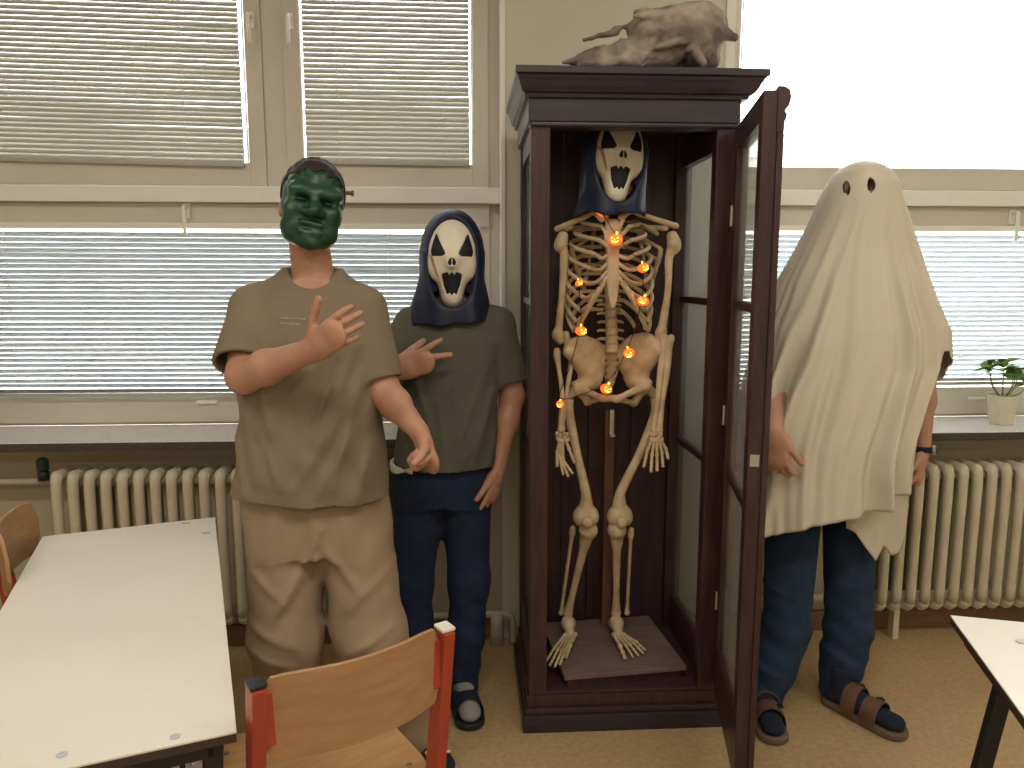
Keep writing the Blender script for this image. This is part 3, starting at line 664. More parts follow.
# legs
def leg(sd, head, tro, knee, tib, ank, fib0, fib1):
    hY = 2.50
    bone('femur', [at(*head, hY), at((head[0] + tro[0]) / 2, (head[1] + tro[1]) / 2 + 1, 2.505), at(tro[0] - sd * 2, tro[1] + 2, 2.515), at(tro[0] - sd * 5, tro[1] + 22, 2.51), at((tro[0] * .55 + knee[0] * .45) - sd * 3, (tro[1] + knee[1]) / 2, 2.48), at(knee[0], knee[1] - 22, 2.47), at(knee[0], knee[1] - 6, 2.475)], [.024, .016, .024, .0165, .0145, .017, .028], 11)
    v = Vol(V3(at(knee[0] - 26, knee[1] + 32, 2.40)) - V3((0, .06, 0)), V3(at(knee[0] + 26, knee[1] - 30, 2.56)), .0035)
    k0 = V3(at(*knee, 2.475))
    v.cap(at(knee[0], knee[1] - 20, 2.472), k0, .018, .024, .02)
    for s in (-1, 1): v.ell(k0 + V3((s * .021, .005, -.004)), (.023, .032, .030), k=.03)
    v.cut(k0 + V3((0, -.04, .01)), k0 + V3((0, -.03, -.03)), .006, k=.01)
    vol_obj('femoral_condyle', v, M_bone, sk, it=1)
    v = Vol(k0 + V3((-.05, -.075, -.035)), k0 + V3((.05, 0, .035)), .003); v.ell(k0 + V3((0, -.035, -.012)), (.018, .010, .019), k=.005); vol_obj('patella', v, M_bone, sk, it=1)
    t0 = V3(at(*tib, 2.475)); t1 = V3(at(*ank, 2.56))
    bone('tibia', [t0 + V3((0, 0, .012)), t0, t0.lerp(t1, .10), t0.lerp(t1, .3), t0.lerp(t1, .75), t0.lerp(t1, .95), t1], [.032, .034, .022, .0145, .0115, .016, .019], 11, flat=((0, 1, 0), .85))
    f0, f1 = V3(at(*fib0, 2.495)), V3(at(*fib1, 2.575)); bone('fibula', [f0, f0.lerp(f1, .06), f0.lerp(f1, .2), f0.lerp(f1, .85), f1], [.011, .012, .0065, .0065, .011], 8)
    return t1
leg(-1, (578, 388), (565, 397), (586, 516), (588, 531), (568, 613), (573, 528), (561, 613))
leg(1, (644, 386), (659, 396), (620, 516), (617, 531), (616, 613), (631, 530), (627, 613))
def bone_foot(ank, heel_off, toes, Yt, zt):
    fp = empty('foot', at(*ank, 2.55)); fp.parent = sk; fp.matrix_parent_inverse = wm(sk).inverted()
    a = V3(at(*ank, 2.555)) + V3((0, 0, .010)); v = Vol(a + V3((-.06, -.10, -.09)), a + V3((.06, .09, .03)), .0035)
    v.ell(a + V3((0, -.01, -.022)), (.024, .032, .02), k=.01).cap(a + V3((0, -.01, -.035)), a + V3((heel_off, .045, -.055)), .02, .02, .012).cap(a + V3((0, -.02, -.03)), a + V3((0, -.055, -.045)), .022, .016, .012)
    vol_obj('tarsus', v, M_bone, fp, it=1)
    for i, (px, py) in enumerate(toes):
        t = V3(atz(px, py, zt)); k0 = a + V3(((i - 2) * .009 * (1 if toes[0][0] < toes[-1][0] else -1), -.06, -.046)); kk = k0.lerp(t, .58) + V3((0, 0, .006))
        r = .0085 if i == 0 else .0062
        bone('metatarsal', [k0, k0.lerp(kk, .2), k0.lerp(kk, .8), kk], [r * 1.15, r * .8, r * .75, r * 1.15], 7, 3, parent=fp)
        qs = [kk, kk.lerp(t, .5), t] if i == 0 else [kk, kk.lerp(t, .5), kk.lerp(t, .78), t]
        for p, q in zip(qs, qs[1:]): bone('phalanx', [p, p.lerp(q, .2), p.lerp(q, .8), q], [r, r * .72, r * .7, r * .85], 7, 3, parent=fp)
bone_foot((568, 617), 0, [(566, 657), (560, 664), (555, 666), (550, 665), (547, 660)], 2.40, .184)
bone_foot((616, 617), 0, [(625, 658), (633, 657), (638, 655), (643, 653), (645, 650)], 2.42, .184)
# skull under the hood
hc = V3(at(620, 158, 2.56))
v = Vol(hc - V3((.1, .13, .16)), hc + V3((.1, .13, .13)), .005)
v.ell(hc + V3((0, .015, .02)), (.072, .09, .082)).cap(hc + V3((0, -.045, -.04)), hc + V3((0, -.06, -.10)), .048, .032, .03)
for s in (-1, 1): v.ecut(hc + V3((s * .032, -.09, -.01)), (.02, .03, .018))
vol_obj('skull', v, M_bone, sk, it=1)
for i in range(5):
    p = V3(at(613, 196, 2.57)).lerp(hc + V3((0, .02, -.07)), i / 4); MB().lathe([(.01, -.008), (.018, -.006), (.016, 0), (.018, .006), (.01, .008)], 10, p).build('vertebra', M_bone, sk, smooth=True)

# ================================================================== STRING OF PUMPKIN LIGHTS
sl = tag(empty('string_lights', at(613, 212, 2.44)), 'string of glowing orange jack-o-lantern lights draped over the skeleton', 'string lights')
pm = Vol((-.025, -.025, -.025), (.025, .025, .025), .0022)
pm.ell((0, 0, 0), (.0165, .0165, .0135), k=.002); pm.disp(lambda X, Y, Z: -.0011 * np.abs(np.cos(4 * np.arctan2(Y, X))))
Pp, Pq = pm.verts(); pump_me = np_mesh('pumpkin', relax(Pp, Pq, 1), Pq); pump_me.shade_smooth(); pump_me.materials.append(M_pump)
fm = MB()
for s in (-1, 1): fm.prism([(s * .0075 - .003, .0015), (s * .0075 + .003, .0015), (s * .0075, .0065)], 1, -.0172, -.0150)
fm.prism([(-.002, -.002), (.002, -.002), (0, .0015)], 1, -.0180, -.0158)
fm.prism([(-.010, -.003), (-.005, -.0055), (0, -.0045), (.005, -.0055), (.010, -.003), (.006, -.0085), (0, -.0098), (-.006, -.0085)], 1, -.0175, -.0135)
face_me = fm.mesh('face'); face_me.materials.append(M_pump_f)
stm = MB().sweep([(0, 0, .011), (.001, 0, .016), (.002, 0, .021)], [.003, .0022, .0028], 7).mesh('stalk'); stm.materials.append(M_pump_f)
PK = [(601, 212, 2.44, .8), (616, 240, 2.395, 1.2), (643, 268, 2.40, 1.0), (643, 301, 2.40, 1.05), (629, 353, 2.45, 1.05), (606, 389, 2.395, 1.1), (560, 404, 2.43, .75), (581, 331, 2.42, 1.05), (579, 283, 2.43, .7)]
pos = []
for i, (px, py, Y, s) in enumerate(PK):
    p = at(px, py, Y); pos.append(p); o = obj('pumpkin', pump_me, None, sl, loc=p, rot=(random.uniform(-.2, .2), random.uniform(-.5, .5), random.uniform(-.4, .4))); o.scale = (s,) * 3
    obj('face', face_me, None, o, local=True); obj('stalk', stm, None, o, local=True)
wp = [V3(at(622, 206, 2.43))] + [V3(p) + V3((0, .012, .02)) for p in pos]
wire = []
for a, b in zip(wp, wp[1:]): wire += [a, a.lerp(b, .5) + V3((0, -.012, -.012))]
wire.append(wp[-1]); MB().sweep(smooth_path(wire, 5), .0014, 5).build('wire', M_wire, sl, smooth=True)

# ================================================================== CATTLE SKULL ON THE CABINET
cs = tag(empty('cattle_skull', (.56, 2.42, 2.0365)), 'weathered grey-brown cattle skull lying on top of the display cabinet', 'skull')
YK = 2.43; k_ = lambda px, py, dy=0: V3(at(px, py, YK + dy))
v = Vol(k_(555, 70) - V3((0, .17, .005)), k_(742, -6) + V3((0, .17, .02)), .0042)
v.cap(k_(650, 48), k_(696, 40), .056, .082, .03).cap(k_(630, 58), k_(700, 56), .03, .04, .02, (0, 0, 1), .8)                    # braincase and cheek
v.cap(k_(606, 56), k_(655, 46), .032, .056, .03).cap(k_(563, 63), k_(600, 56), .006, .030, .02)   # muzzle
for dy in (-1, 1):
    v.cap(k_(580, 64, .03 * dy), k_(640, 60, .05 * dy), .012, .022, .02); v.cap(k_(656, 46, .07 * dy), k_(690, 40, .08 * dy), .010, .014, .015)
    v.cap(k_(692, 50, .07 * dy), k_(703, 63, .06 * dy), .018, .012, .012)
    v.cap(k_(634, 16, .05 * dy), k_(700, 12, .045 * dy), .006, .020, .02)
v.cap(k_(648, 27), k_(700, 26), .042, .062, .03); v.cap(k_(636, 13), k_(700, 12), .007, .022, .025).cap(k_(690, 20), k_(708, 30), .04, .055, .03)      # forehead ridge
v.cap(k_(584, 40, .01), k_(634, 27, .01), .0035, .018, .016)          # nasal bone spike
v.cap(k_(706, 20), k_(712, 62), .045, .022, .02)                     # occiput edge
v.cap(k_(712, 34, .06), k_(730, 38, .09), .022, .012, .015).cap(k_(712, 30, -.05), k_(735, 38, -.03), .02, .012, .012)
for dy in (-1, 1):
    v.ecut(k_(656, 34, .10 * dy), (.034, .06, .026), k=.012); v.ecut(k_(688, 60, .06 * dy), (.010, .06, .018), k=.008); v.ecut(k_(652, 62, .05 * dy), (.05, .012, .010), k=.006)
v.ecut(k_(624, 33, 0), (.013, .09, .018), k=.01)
v.cut(k_(600, 47, 0), k_(620, 41, 0), .012, k=.01)
v.disp(lambda X, Y, Z: .0028 * np.sin(X * 70 + 2 * np.sin(Z * 60)) * np.sin(Z * 75 + Y * 50) + .0014 * np.sin(X * 190 + Y * 120) * np.sin(Z * 170))
v.plane((0, 0, -1), -2.0365)
vol_obj('cranium', v, M_cow, cs, it=1)
for px in (652, 660, 667, 674):
    for dy in (-.072, .072):
        p = k_(px, 62, dy); MB().sweep([(p.x, p.y, 2.062), (p.x + .002, p.y, 2.05), (p.x, p.y, 2.0365)], [.008, .0075, .004], 7).build('tooth', M_tooth, cs, smooth=True)
# ================================================================== MASKS AND HOODS
def poly_sd(poly, X, Z):
    """signed distance to a 2-D polygon (negative inside)"""
    n = len(poly); d = None; inside = np.zeros(np.broadcast(X, Z).shape, bool)
    for i in range(n):
        (x0, z0), (x1, z1) = poly[i], poly[(i + 1) % n]; ex, ez = x1 - x0, z1 - z0; wx, wz = X - x0, Z - z0
        t = np.clip((wx * ex + wz * ez) / (ex * ex + ez * ez), 0, 1); q = (wx - ex * t) ** 2 + (wz - ez * t) ** 2
        d = q if d is None else np.minimum(d, q)
        c = ((z0 <= Z) != (z1 <= Z)) & (X < x0 + (Z - z0) * (ex / (ez if abs(ez) > 1e-9 else 1e-9))); inside ^= c
    return np.where(inside, -np.sqrt(d), np.sqrt(d))
def recess(v, polys, depth, rnd=.002):
    X, Y, Z = v.grid(); out = []
    base = v.d.copy()
    for poly in polys:
        p2 = (poly_sd(poly, X, Z) - rnd).astype(np.float32)
        front = (Y < .02)
        rem = np.maximum(np.broadcast_to(p2, base.shape), -(base + depth)); rem = np.where(np.broadcast_to(front, base.shape), rem, 1)
        v.d = np.maximum(v.d, -rem).astype(np.float32)
        w = Vol(v.lo, v.lo + v.h * (v.n - 1), v.h); w.n = v.n
        w.d = np.maximum(np.maximum(np.broadcast_to(p2 - .001, base.shape), np.abs(base + depth - .001) - .003), np.broadcast_to(Y - .02, base.shape)).astype(np.float32); out.append(w)
    return out
def ghoul_mask(root, M, name='mask', part=False):
    """generic long-chinned ivory ghoul mask: triangular eyes, nose slits, gaping mouth"""
    v = Vol((-.12, -.10, -.19), (.12, .10, .17), .0028)
    v.ell((0, .03, .045), (.090, .078, .104), k=.02).cap((0, .012, 0), (0, -.006, -.112), .066, .036, .04)
    v.cap((-.045, -.030, .038), (-.012, -.040, .012), .014, .012, .03).cap((.045, -.030, .038), (.012, -.040, .012), .014, .012, .03)
    for s in (-1, 1): v.ell((s * .052, -.018, -.02), (.022, .022, .035), k=.03)
    v.cap((0, -.045, .02), (0, -.056, -.008), .010, .013, .02)
    X, Y, Z = v.grid(); v.d = np.maximum(v.d, (Y - .055 + 0 * X + 0 * Z)).astype(np.float32)
    eye = [(-.050, .085), (-.040, .060), (-.023, .024), (-.030, .017), (-.062, .017), (-.065, .03), (-.058, .06)]
    polys = [eye, [(-x, z) for x, z in reversed(eye)], [(-.011, -.004), (-.004, .008), (-.003, -.010), (-.008, -.012)], [(.011, -.004), (.008, -.012), (.003, -.010), (.004, .008)]]
    mouth = [(-.030, -.042), (-.015, -.036), (-.008, -.048), (0, -.036), (.008, -.048), (.015, -.036), (.030, -.042), (.024, -.075), (.014, -.102), (.006, -.094), (0, -.106), (-.006, -.094), (-.014, -.102), (-.024, -.075)]
    X, Y, Z = v.grid(); w2 = Vol(v.lo, v.lo + v.h * (v.n - 1), v.h)
    sm = [(-.078, .03), (-.070, .012), (-.060, -.02), (-.046, -.052), (-.041, -.050), (-.050, -.02), (-.058, .01)]
    w2.d = np.maximum(np.maximum(np.broadcast_to(poly_sd(sm, X, Z), v.d.shape), np.abs(v.d - .0004) - .0016), np.broadcast_to(Y - .02, v.d.shape)).astype(np.float32)
    holes = recess(v, polys + [mouth], .006)
    o = vol_obj(name, v, M_mask, root, M, it=1)
    for h, nm in zip(holes, ['eye_mesh', 'eye_mesh', 'nostril', 'nostril', 'mouth_mesh']): vol_obj(nm, h, M_hole, o, M, it=0)
    vol_obj('red_smear', w2, M_blood, o, M, it=0)
    return o
def hood(parent, M, hem, hw=.135, hd=.12, top=.172, split=True):
    v = Vol((-.22, -.16, hem - .03), (.22, .26, .23), .005)
    v.ell((0, .055, .028), (.106, .122, .148), k=.02)
    v.loft([(hem, 0, .05, hw, hd), (hem * .6, 0, .05, hw * .92, hd * .97), (-.05, 0, .055, .108, .112), (.03, 0, .055, .100, .11)], k=.02)
    v.disp(lambda X, Y, Z: (.006 * np.sin(X * 62 + 4 * Z + 1) + .004 * np.sin(Y * 70 - X * 30)) * np.clip((-.02 - Z) * 5, 0, 1))
    v.ecut((0, -.055, .004), (.084, .085, .150), k=.01)
    v.loft([(hem - .05, 0, .05, hw - .016, hd - .016), (hem + .10, 0, .05, hw * .8, hd * .8), (hem + .12, 0, .05, .03, .03)], k=.004, cut=True)
    X, Y, Z = v.grid(); v.d = np.maximum(v.d, (hem + .012 * np.sin(X * 14) - Z + 0 * Y)).astype(np.float32)
    return vol_obj('hood', v, M_hood, parent, M, it=2)
def frame(loc, yaw=0, pitch=0, roll=0):
    return Matrix.Translation(loc) @ Matrix.Rotation(yaw, 4, 'Z') @ Matrix.Rotation(pitch, 4, 'X') @ Matrix.Rotation(roll, 4, 'Y')
# mask hung on the skeleton
hm = V3(at(618, 158, 2.46)); MM = frame(hm, R(4), R(-4), R(4)) @ Matrix.Scale(.99, 4)
gm = tag(empty('ghoul_mask', hm - V3((0, 0, .15))), 'ivory ghoul mask with dark hood hung over the skeleton skull', 'mask', 'ivory ghoul masks')
ghoul_mask(gm, MM, 'mask_face'); hood(gm, MM @ Matrix.Translation((0, 0, 0)), -.185, .118, .10)

# ================================================================== PEOPLE
def un(v): v = A(v); return v / np.linalg.norm(v)
def hand(v, w, d, n, sg, curls, splay=(.10, .02, -.05, -.13), thumb=.6, tc=.3, s=1.0):
    w, d = A(w), un(d); n = A(n); n = un(n - d * (n @ d)); t = np.cross(d, n) * sg
    v.cap(w, w + d * .03 * s, .027 * s, .034 * s, .015, n, .62).cap(w + d * .03 * s, w + d * .078 * s, .036 * s, .039 * s, .012, n, .42)
    L = (.070, .078, .072, .056); off = (.029, .010, -.010, -.028); r = (.0098, .0100, .0094, .0084)
    for i in range(4):
        b = w + d * (.088 - (.004, 0, .004, .012)[i]) * s + t * off[i] * s; dd = un(d + t * splay[i]); c = 0; p = b - dd * .012 * s
        for j, (f, cc) in enumerate(zip((.47, .30, .23), curls[i])):
            c += cc; q = p + (dd * math.cos(c) + n * math.sin(c)) * (L[i] * f + (.012 if j == 0 else 0)) * s
            v.cap(p, q, r[i] * s * (1 - .08 * j), r[i] * s * (.95 - .09 * j), .0035); p = q
    b = w + d * .022 * s + t * .024 * s + n * .006; d1 = un(d * (1 - thumb * .5) + t * thumb + n * tc * .4); p1 = b + d1 * .042 * s
    v.cap(b, p1, .0165 * s, .0118 * s, .010, None)
    d2 = un(d1 * .8 + d * .4 + n * tc); p2 = p1 + d2 * .030 * s; v.cap(p1, p2, .0112 * s, .0104 * s, .004); v.cap(p2, p2 + un(d2 + n * tc * .5) * .024 * s, .0104 * s, .0088 * s, .003)
def forearm(mid, el, wr, hd, h=.0028, ru=.050, re=.044, rw=.0275):
    """fine volume: lower half of the upper arm, forearm, hand (hd = kwargs of hand)"""
    pts = np.array([A(mid), A(el), A(wr), A(wr) + un(hd['d']) * .2]); v = Vol(pts.min(0) - .10, pts.max(0) + .10, h)
    v.cap(mid, el, ru, re, .01); e, w = A(el), A(wr)
    v.cap(e, e + (w - e) * .35, re, re * .98, .02).cap(e + (w - e) * .35, w, re * .98, rw, .02, hd['n'], .9)
    hand(v, w, **hd); return v
def head_prims(v, M, s=1.0):
    g = lambda x, y, z: A(M @ V3((x * s, y * s, z * s))); R3 = A(M.to_3x3())
    v.ell(g(0, .025, .03), A((.078, .098, .095)) * s, R3, .02).cap(g(0, -.02, -.02), g(0, -.055, -.085), .062 * s, .032 * s, .03)
    v.cap(g(0, -.075, .015), g(0, -.095, -.022), .008, .013, .012)
    for k in (-1, 1): v.ell(g(k * .080, .012, -.008), A((.010, .019, .031)) * s, R3, .008); v.ecut(g(k * .030, -.088, .022), (.016, .012, .009), R3, .008)
    v.cap(g(-.02, -.076, -.055), g(.02, -.076, -.055), .007, .007, .01)
def folds(v, f): v.disp(f)

# ---------- person in taupe T-shirt with the green mask
def pA(px, py, Y): return A(at(px, py, Y))
p1 = tag(empty('person', (-.43, 2.1, 0)), 'person in taupe T-shirt, beige trousers and green monster mask, arms gesturing', 'person')
H1 = frame(at(312, 208, 2.10), R(16), R(-4), R(11))
sR, sL = A((-.592, 2.13, 1.366)), A((-.290, 2.12, 1.363)); eR, eL = A(at(244, 376, 1.99)), A((-.240, 2.08, 1.145)); wR, wL = A(at(312, 350, 1.865)), A((-.132, 1.955, 1.050))
hpR, hpL = A((-.52, 2.12, .82)), A((-.35, 2.12, .82)); kR, kL = A((-.525, 2.06, .45)), A((-.29, 2.06, .45)); aR, aL = A((-.53, 2.14, .09)), A((-.17, 2.17, .09))
def body(sR, sL, mR, mL, nb, H, hpR, hpL, kR, kL, aR, aL, rows, hs=1.0):
    pts = np.array([sR, sL, mR, mL, hpR, kR, kL, aR, aL, A(H.translation) + .0]); v = Vol(pts.min(0) - (.12, .16, .09), pts.max(0) + (.12, .16, .16), .005)
    v.loft(rows, .04, 0, 2.3); nk = A(H @ V3((0, .02, -.06))); v.cap(nb, nk, .058, .052, .03)
    for s, m in ((sR, mR), (sL, mL)): v.cap(A(nb) * .4 + s * .6 - (0, 0, .015), s - (0, 0, .012), .038, .044, .04).cap(s - (0, 0, .012), m, .044, .044, .03)
    for h_, k_, a_ in ((hpR, kR, aR), (hpL, kL, aL)): v.cap(h_, k_, .080, .055, .03).cap(k_, k_ + (a_ - k_) * .35 + (0, .02, 0), .053, .055, .03).cap(k_ + (a_ - k_) * .35 + (0, .02, 0), a_, .055, .036, .03)
    head_prims(v, H, hs); return v
rows1 = [(.80, -.435, 2.12, .15, .11), (.92, -.435, 2.12, .145, .10), (1.05, -.437, 2.12, .145, .10), (1.25, -.44, 2.125, .165, .105), (1.38, -.44, 2.13, .15, .08), (1.44, -.435, 2.13, .09, .06)]
b1 = body(sR, sL, (sR + eR) / 2, (sL + eL) / 2, (-.425, 2.135, 1.43), H1 @ Matrix.Translation((0, .006, -.004)), hpR, hpL, kR, kL, aR, aL, rows1, .93)
fist = [(1.35, 1.6, 1.0)] * 4
fR = forearm((sR * .45 + eR * .55), eR, wR, dict(d=(.62, -.42, .42), n=(.35, .85, .10), sg=1, curls=[(.25, .35, .25), (.3, .4, .3), (.4, .5, .3), (.5, .55, .4)], splay=(.10, .02, -.04, -.10), thumb=.85, tc=.1))
fL = forearm((sL * .45 + eL * .55), eL, wL, dict(d=(.33, -.30, -.80), n=(-.75, -.45, -.2), sg=-1, curls=fist, thumb=.5, tc=1.0))
vol_obj('body', [b1, fR, fL], M_skin, p1, it=1)
v = Vol((-.80, 1.90, .80), (-.10, 2.34, 1.54), .004)
v.loft([(.845, -.447, 2.10, .217, .140), (.92, -.442, 2.10, .208, .136), (1.0, -.438, 2.10, .200, .132), (1.15, -.437, 2.11, .192, .128), (1.28, -.438, 2.12, .188, .122), (1.36, -.438, 2.13, .168, .098), (1.41, -.435, 2.135, .120, .080), (1.445, -.43, 2.138, .090, .072), (1.47, -.428, 2.138, .078, .068)], .03, 0, 2.5)
seR, seL = sR + (eR - sR) * .84 + (-.012, 0, 0), sL + (eL - sL) * .88
w_ = Vol(v.lo, v.lo + v.h * (v.n - 1), v.h)
w_.cap((-.465, 2.14, 1.452), sR, .030, .055, .06).cap(sR, seR, .060, .073, .03).cap((-.39, 2.14, 1.452), sL, .030, .055, .06).cap(sL, seL, .060, .064, .03)
v.crease([(-.30, 1.27, -.40, 1.02, .016, .010), (-.285, 1.20, -.36, .90, .014, .011), (-.335, 1.30, -.50, 1.10, .013, .007), (-.32, 1.12, -.46, .90, .017, .010), (-.30, 1.06, -.40, .88, .012, .007),
          (-.57, 1.26, -.52, 1.05, .014, .008), (-.60, 1.18, -.56, .92, .018, .012), (-.57, 1.10, -.50, .90, .013, .008), (-.62, 1.02, -.60, .88, .013, .009),
          (-.50, 1.36, -.45, 1.27, .014, .005), (-.37, 1.36, -.41, 1.26, .014, .005), (-.44, 1.22, -.42, .98, .03, .005), (-.345, 1.23, -.43, 1.0, .011, -.007), (-.55, 1.15, -.53, .92, .012, -.008), (-.27, 1.0, -.30, .87, .014, .009), (-.50, .98, -.47, .87, .016, .007),
          (-.665, 1.30, -.60, 1.22, .012, .006), (-.66, 1.36, -.61, 1.30, .013, .005), (-.24, 1.31, -.27, 1.22, .012, .006)], 2.14)
v.disp(lambda X, Y, Z: .0018 * np.sin(30 * X + 24 * Z + 3 * np.sin(9 * Z + 5 * X)) + .0012 * np.sin(-50 * X + 44 * Z + 2 * np.sin(12 * X)))
for s_, e_, d_ in ((sR, eR, seR), (sL, eL, seL)):
    dr = un(e_ - s_); X, Y, Z = v.grid(); pl_ = ((X - d_[0]) * dr[0] + (Y - d_[1]) * dr[1] + (Z - d_[2]) * dr[2]); near = np.sqrt((X - d_[0]) ** 2 + (Y - d_[1]) ** 2 + (Z - d_[2]) ** 2) < .15
    side = ((X < -.50) if s_ is sR else (X > -.38)) & near
    w_.d = np.where(side, np.maximum(w_.d, pl_), w_.d).astype(np.float32); w_.cut(d_ - dr * .05, d_ + dr * .08, .053 if s_ is sL else .061, k=.004)
v.put(tuple([slice(None)] * 3), w_.d, .03)
X, Y, Z = v.grid(); v.d = np.maximum(v.d, (.852 + .012 * np.sin(9 * X + 1) + .01 * (Y - 2.1) * 5 - Z)).astype(np.float32)
v.loft([(.80, -.44, 2.10, .205, .134), (.90, -.44, 2.10, .195, .128), (.92, -.44, 2.1, .08, .06)], .004, 0, 2.5, cut=True)
v.cut((-.422, 2.06, 1.492), (-.424, 2.16, 1.515), .070, k=.012)
vol_obj('t_shirt', v, M_shirt1, p1, it=2); shirt1 = v
v = Vol((-.56, 2.0, 1.38), (-.30, 2.27, 1.54), .004)
v.cap((-.424, 2.125, 1.445), (-.424, 2.135, 1.458), .0845, .081, .0, (0, 1, 0), .90); v.cut((-.424, 2.10, 1.40), (-.424, 2.15, 1.56), .070, k=.004)
X, Y, Z = v.grid(); v.d = np.maximum(v.d, np.abs(Z - 1.446 - .36 * (Y - 2.13)) - .011 + 0 * X).astype(np.float32)
vol_obj('collar', v, M_shirt1, p1, it=1)
for px0, px1, py in ((277, 304, 318.5), (277, 298, 323.5)):     # two worn lines of print, unreadable in the photo
    a_, b_ = V3(at(px0, py, 1.987)), V3(at(px1, py + 1.5, 1.987)); pr = MB(); n_ = 9
    for i in range(n_):
        q0 = a_.lerp(b_, i / n_); q1 = a_.lerp(b_, (i + .72) / n_); y0, y1 = shirt1.front(q0.x, q0.z), shirt1.front(q1.x, q1.z); h_ = .0026
        pr.add([(q0.x, y0 - .004, q0.z - h_), (q1.x, y1 - .004, q1.z - h_), (q1.x, y1 - .004, q1.z + h_), (q0.x, y0 - .004, q0.z + h_)], [(0, 1, 2, 3)])
    pr.build('chest_print', M_print, p1)
def trousers(name, parent, m, waist, hpR, hpL, kR, kL, aR, aL, r, wav, lo, hi, rows, crotch):
    v = Vol(lo, hi, .005); v.loft(rows, .03, 0, 2.4)
    for h_, k_, a_ in ((hpR, kR, aR), (hpL, kL, aL)):
        v.cap(h_, k_, r[0], r[1], .035).cap(k_, k_ + (a_ - k_) * .5, r[1], r[2], .03).cap(k_ + (a_ - k_) * .5, a_, r[2], r[3], .03)
    v.disp(wav); v.crease(crotch, 2.6, .3)
    for a_, k_ in ((aR, kR), (aL, kL)): v.cut(a_ - (0, 0, .10), a_ + (a_ - k_) * .0 + (0, 0, .02), r[3] - .012, k=.004)
    X, Y, Z = v.grid(); v.d = np.maximum(v.d, (min(aR[2], aL[2]) - .02 - Z + 0 * X + 0 * Y)).astype(np.float32)
    return vol_obj(name, v, m, parent, it=2)
trousers('trousers', p1, M_pants, None, hpR, hpL, kR, kL, aR + (0, 0, -.03), aL + (0, 0, -.03), (.112, .100, .092, .082),
         lambda X, Y, Z: .003 * np.sin(48 * Z + 22 * X + 3 * np.sin(14 * X)) * (.2 + .8 * np.clip((.5 - Z) * 4, 0, 1)) + .0015 * np.sin(60 * X - 36 * Z + 2),
         (-.74, 1.90, .02), (-.02, 2.36, .94), [(.70, -.435, 2.12, .185, .13), (.80, -.435, 2.12, .19, .13), (.91, -.437, 2.12, .175, .122)], [(-.40, .78, -.52, .56, .013, .010), (-.42, .70, -.56, .50, .014, .011), (-.405, .74, -.30, .60, .013, .009), (-.42, .80, -.415, .62, .012, .007), (-.60, .66, -.50, .58, .014, .008), (-.22, .66, -.33, .56, .014, .008), (-.61, .52, -.48, .46, .013, .009), (-.61, .45, -.49, .40, .012, .009), (-.22, .50, -.33, .44, .013, .009), (-.21, .42, -.33, .38, .013, .009), (-.62, .36, -.48, .33, .013, .009), (-.52, .86, -.54, .68, .02, .005), (-.34, .86, -.32, .68, .02, .005), (-.405, .64, -.41, .52, .016, -.008)])
def shoe(parent, heel, toe, m_up, m_sole, w=.047, h=.075, name='shoe', stripe=None):
    heel, toe = A(heel), A(toe); d = un(toe - heel); L = np.linalg.norm(toe - heel); v = Vol(np.minimum(heel, toe) - (.07, .07, .0), np.maximum(heel, toe) + (.07, .07, .14), .004)
    v.cap(heel + d * .04 + (0, 0, .035), toe - d * .05 + (0, 0, .026), .042, .046, .02, (0, 0, 1), .75).cap(heel + d * .045 + (0, 0, .05), heel + d * .06 + (0, 0, .085), .040, .036, .02).cap(heel + d * .08 + (0, 0, .07), heel + d * .16 + (0, 0, .045), .034, .036, .02)
    v.plane((0, 0, -1), -.012)
    vol_obj(name, v, m_up, parent, it=1)
    v = Vol(np.minimum(heel, toe) - (.07, .07, .01), np.maximum(heel, toe) + (.07, .07, .05), .004); v.cap(heel + d * .042 + (0, 0, .012), toe - d * .048 + (0, 0, .012), .045, .050, 0); v.plane((0, 0, 1), .022).plane((0, 0, -1), -.001)
    vol_obj('sole', v, m_sole, parent, it=1)
shoe(p1, (-.54, 2.22, 0), (-.56, 1.95, 0), M_white, M_white); shoe(p1, (-.185, 2.245, 0), (-.075, 2.02, 0), M_sock, M_white)
tl, hl = A((-.075, 2.02, 0)), A((-.185, 2.245, 0)); dd_ = un(tl - hl); sd_ = np.array([-dd_[1], dd_[0], 0])
for q in (.15, .175, .20): MB().sweep(smooth_path([hl + dd_ * q + sd_ * .034 + (0, 0, .062), hl + dd_ * q + (0, 0, .096 - (q - .15) * .5), hl + dd_ * q - sd_ * .034 + (0, 0, .062)], 4), .005, 6).build('lace', M_white, p1, smooth=True)
# hair and green mask
v = Vol((-.12, -.13, -.12), (.12, .16, .17), .004); v.ell((0, .028, .036), (.086, .107, .103), k=.02)
X, Y, Z = v.grid(); v.d = np.maximum(v.d, (.052 - .9 * (Y - .0) - Z + 0 * X)).astype(np.float32); v.disp(lambda X, Y, Z: .0025 * np.sin(X * 160 + 40 * Z) * np.sin(Y * 130))
vol_obj('hair', v, M_hair, p1, H1, it=1)
v = Vol((-.13, -.16, -.16), (.13, .10, .16), .0028)
v.ell((0, .0, .02), (.090, .094, .118), k=.03).cap((-.035, -.045, -.075), (.035, -.045, -.075), .047, .047, .04)
v.cap((-.060, -.068, .034), (-.014, -.088, .026), .017, .017, .018).cap((.060, -.068, .034), (.014, -.088, .026), .017, .017, .018)
v.cap((0, -.086, .018), (0, -.108, -.026), .012, .019, .015)
for s in (-1, 1): v.ell((s * .020, -.098, -.030), (.013, .013, .011), k=.01).ell((s * .052, -.064, -.022), (.028, .024, .026), k=.025).ecut((s * .037, -.092, .006), (.024, .018, .010), k=.010)
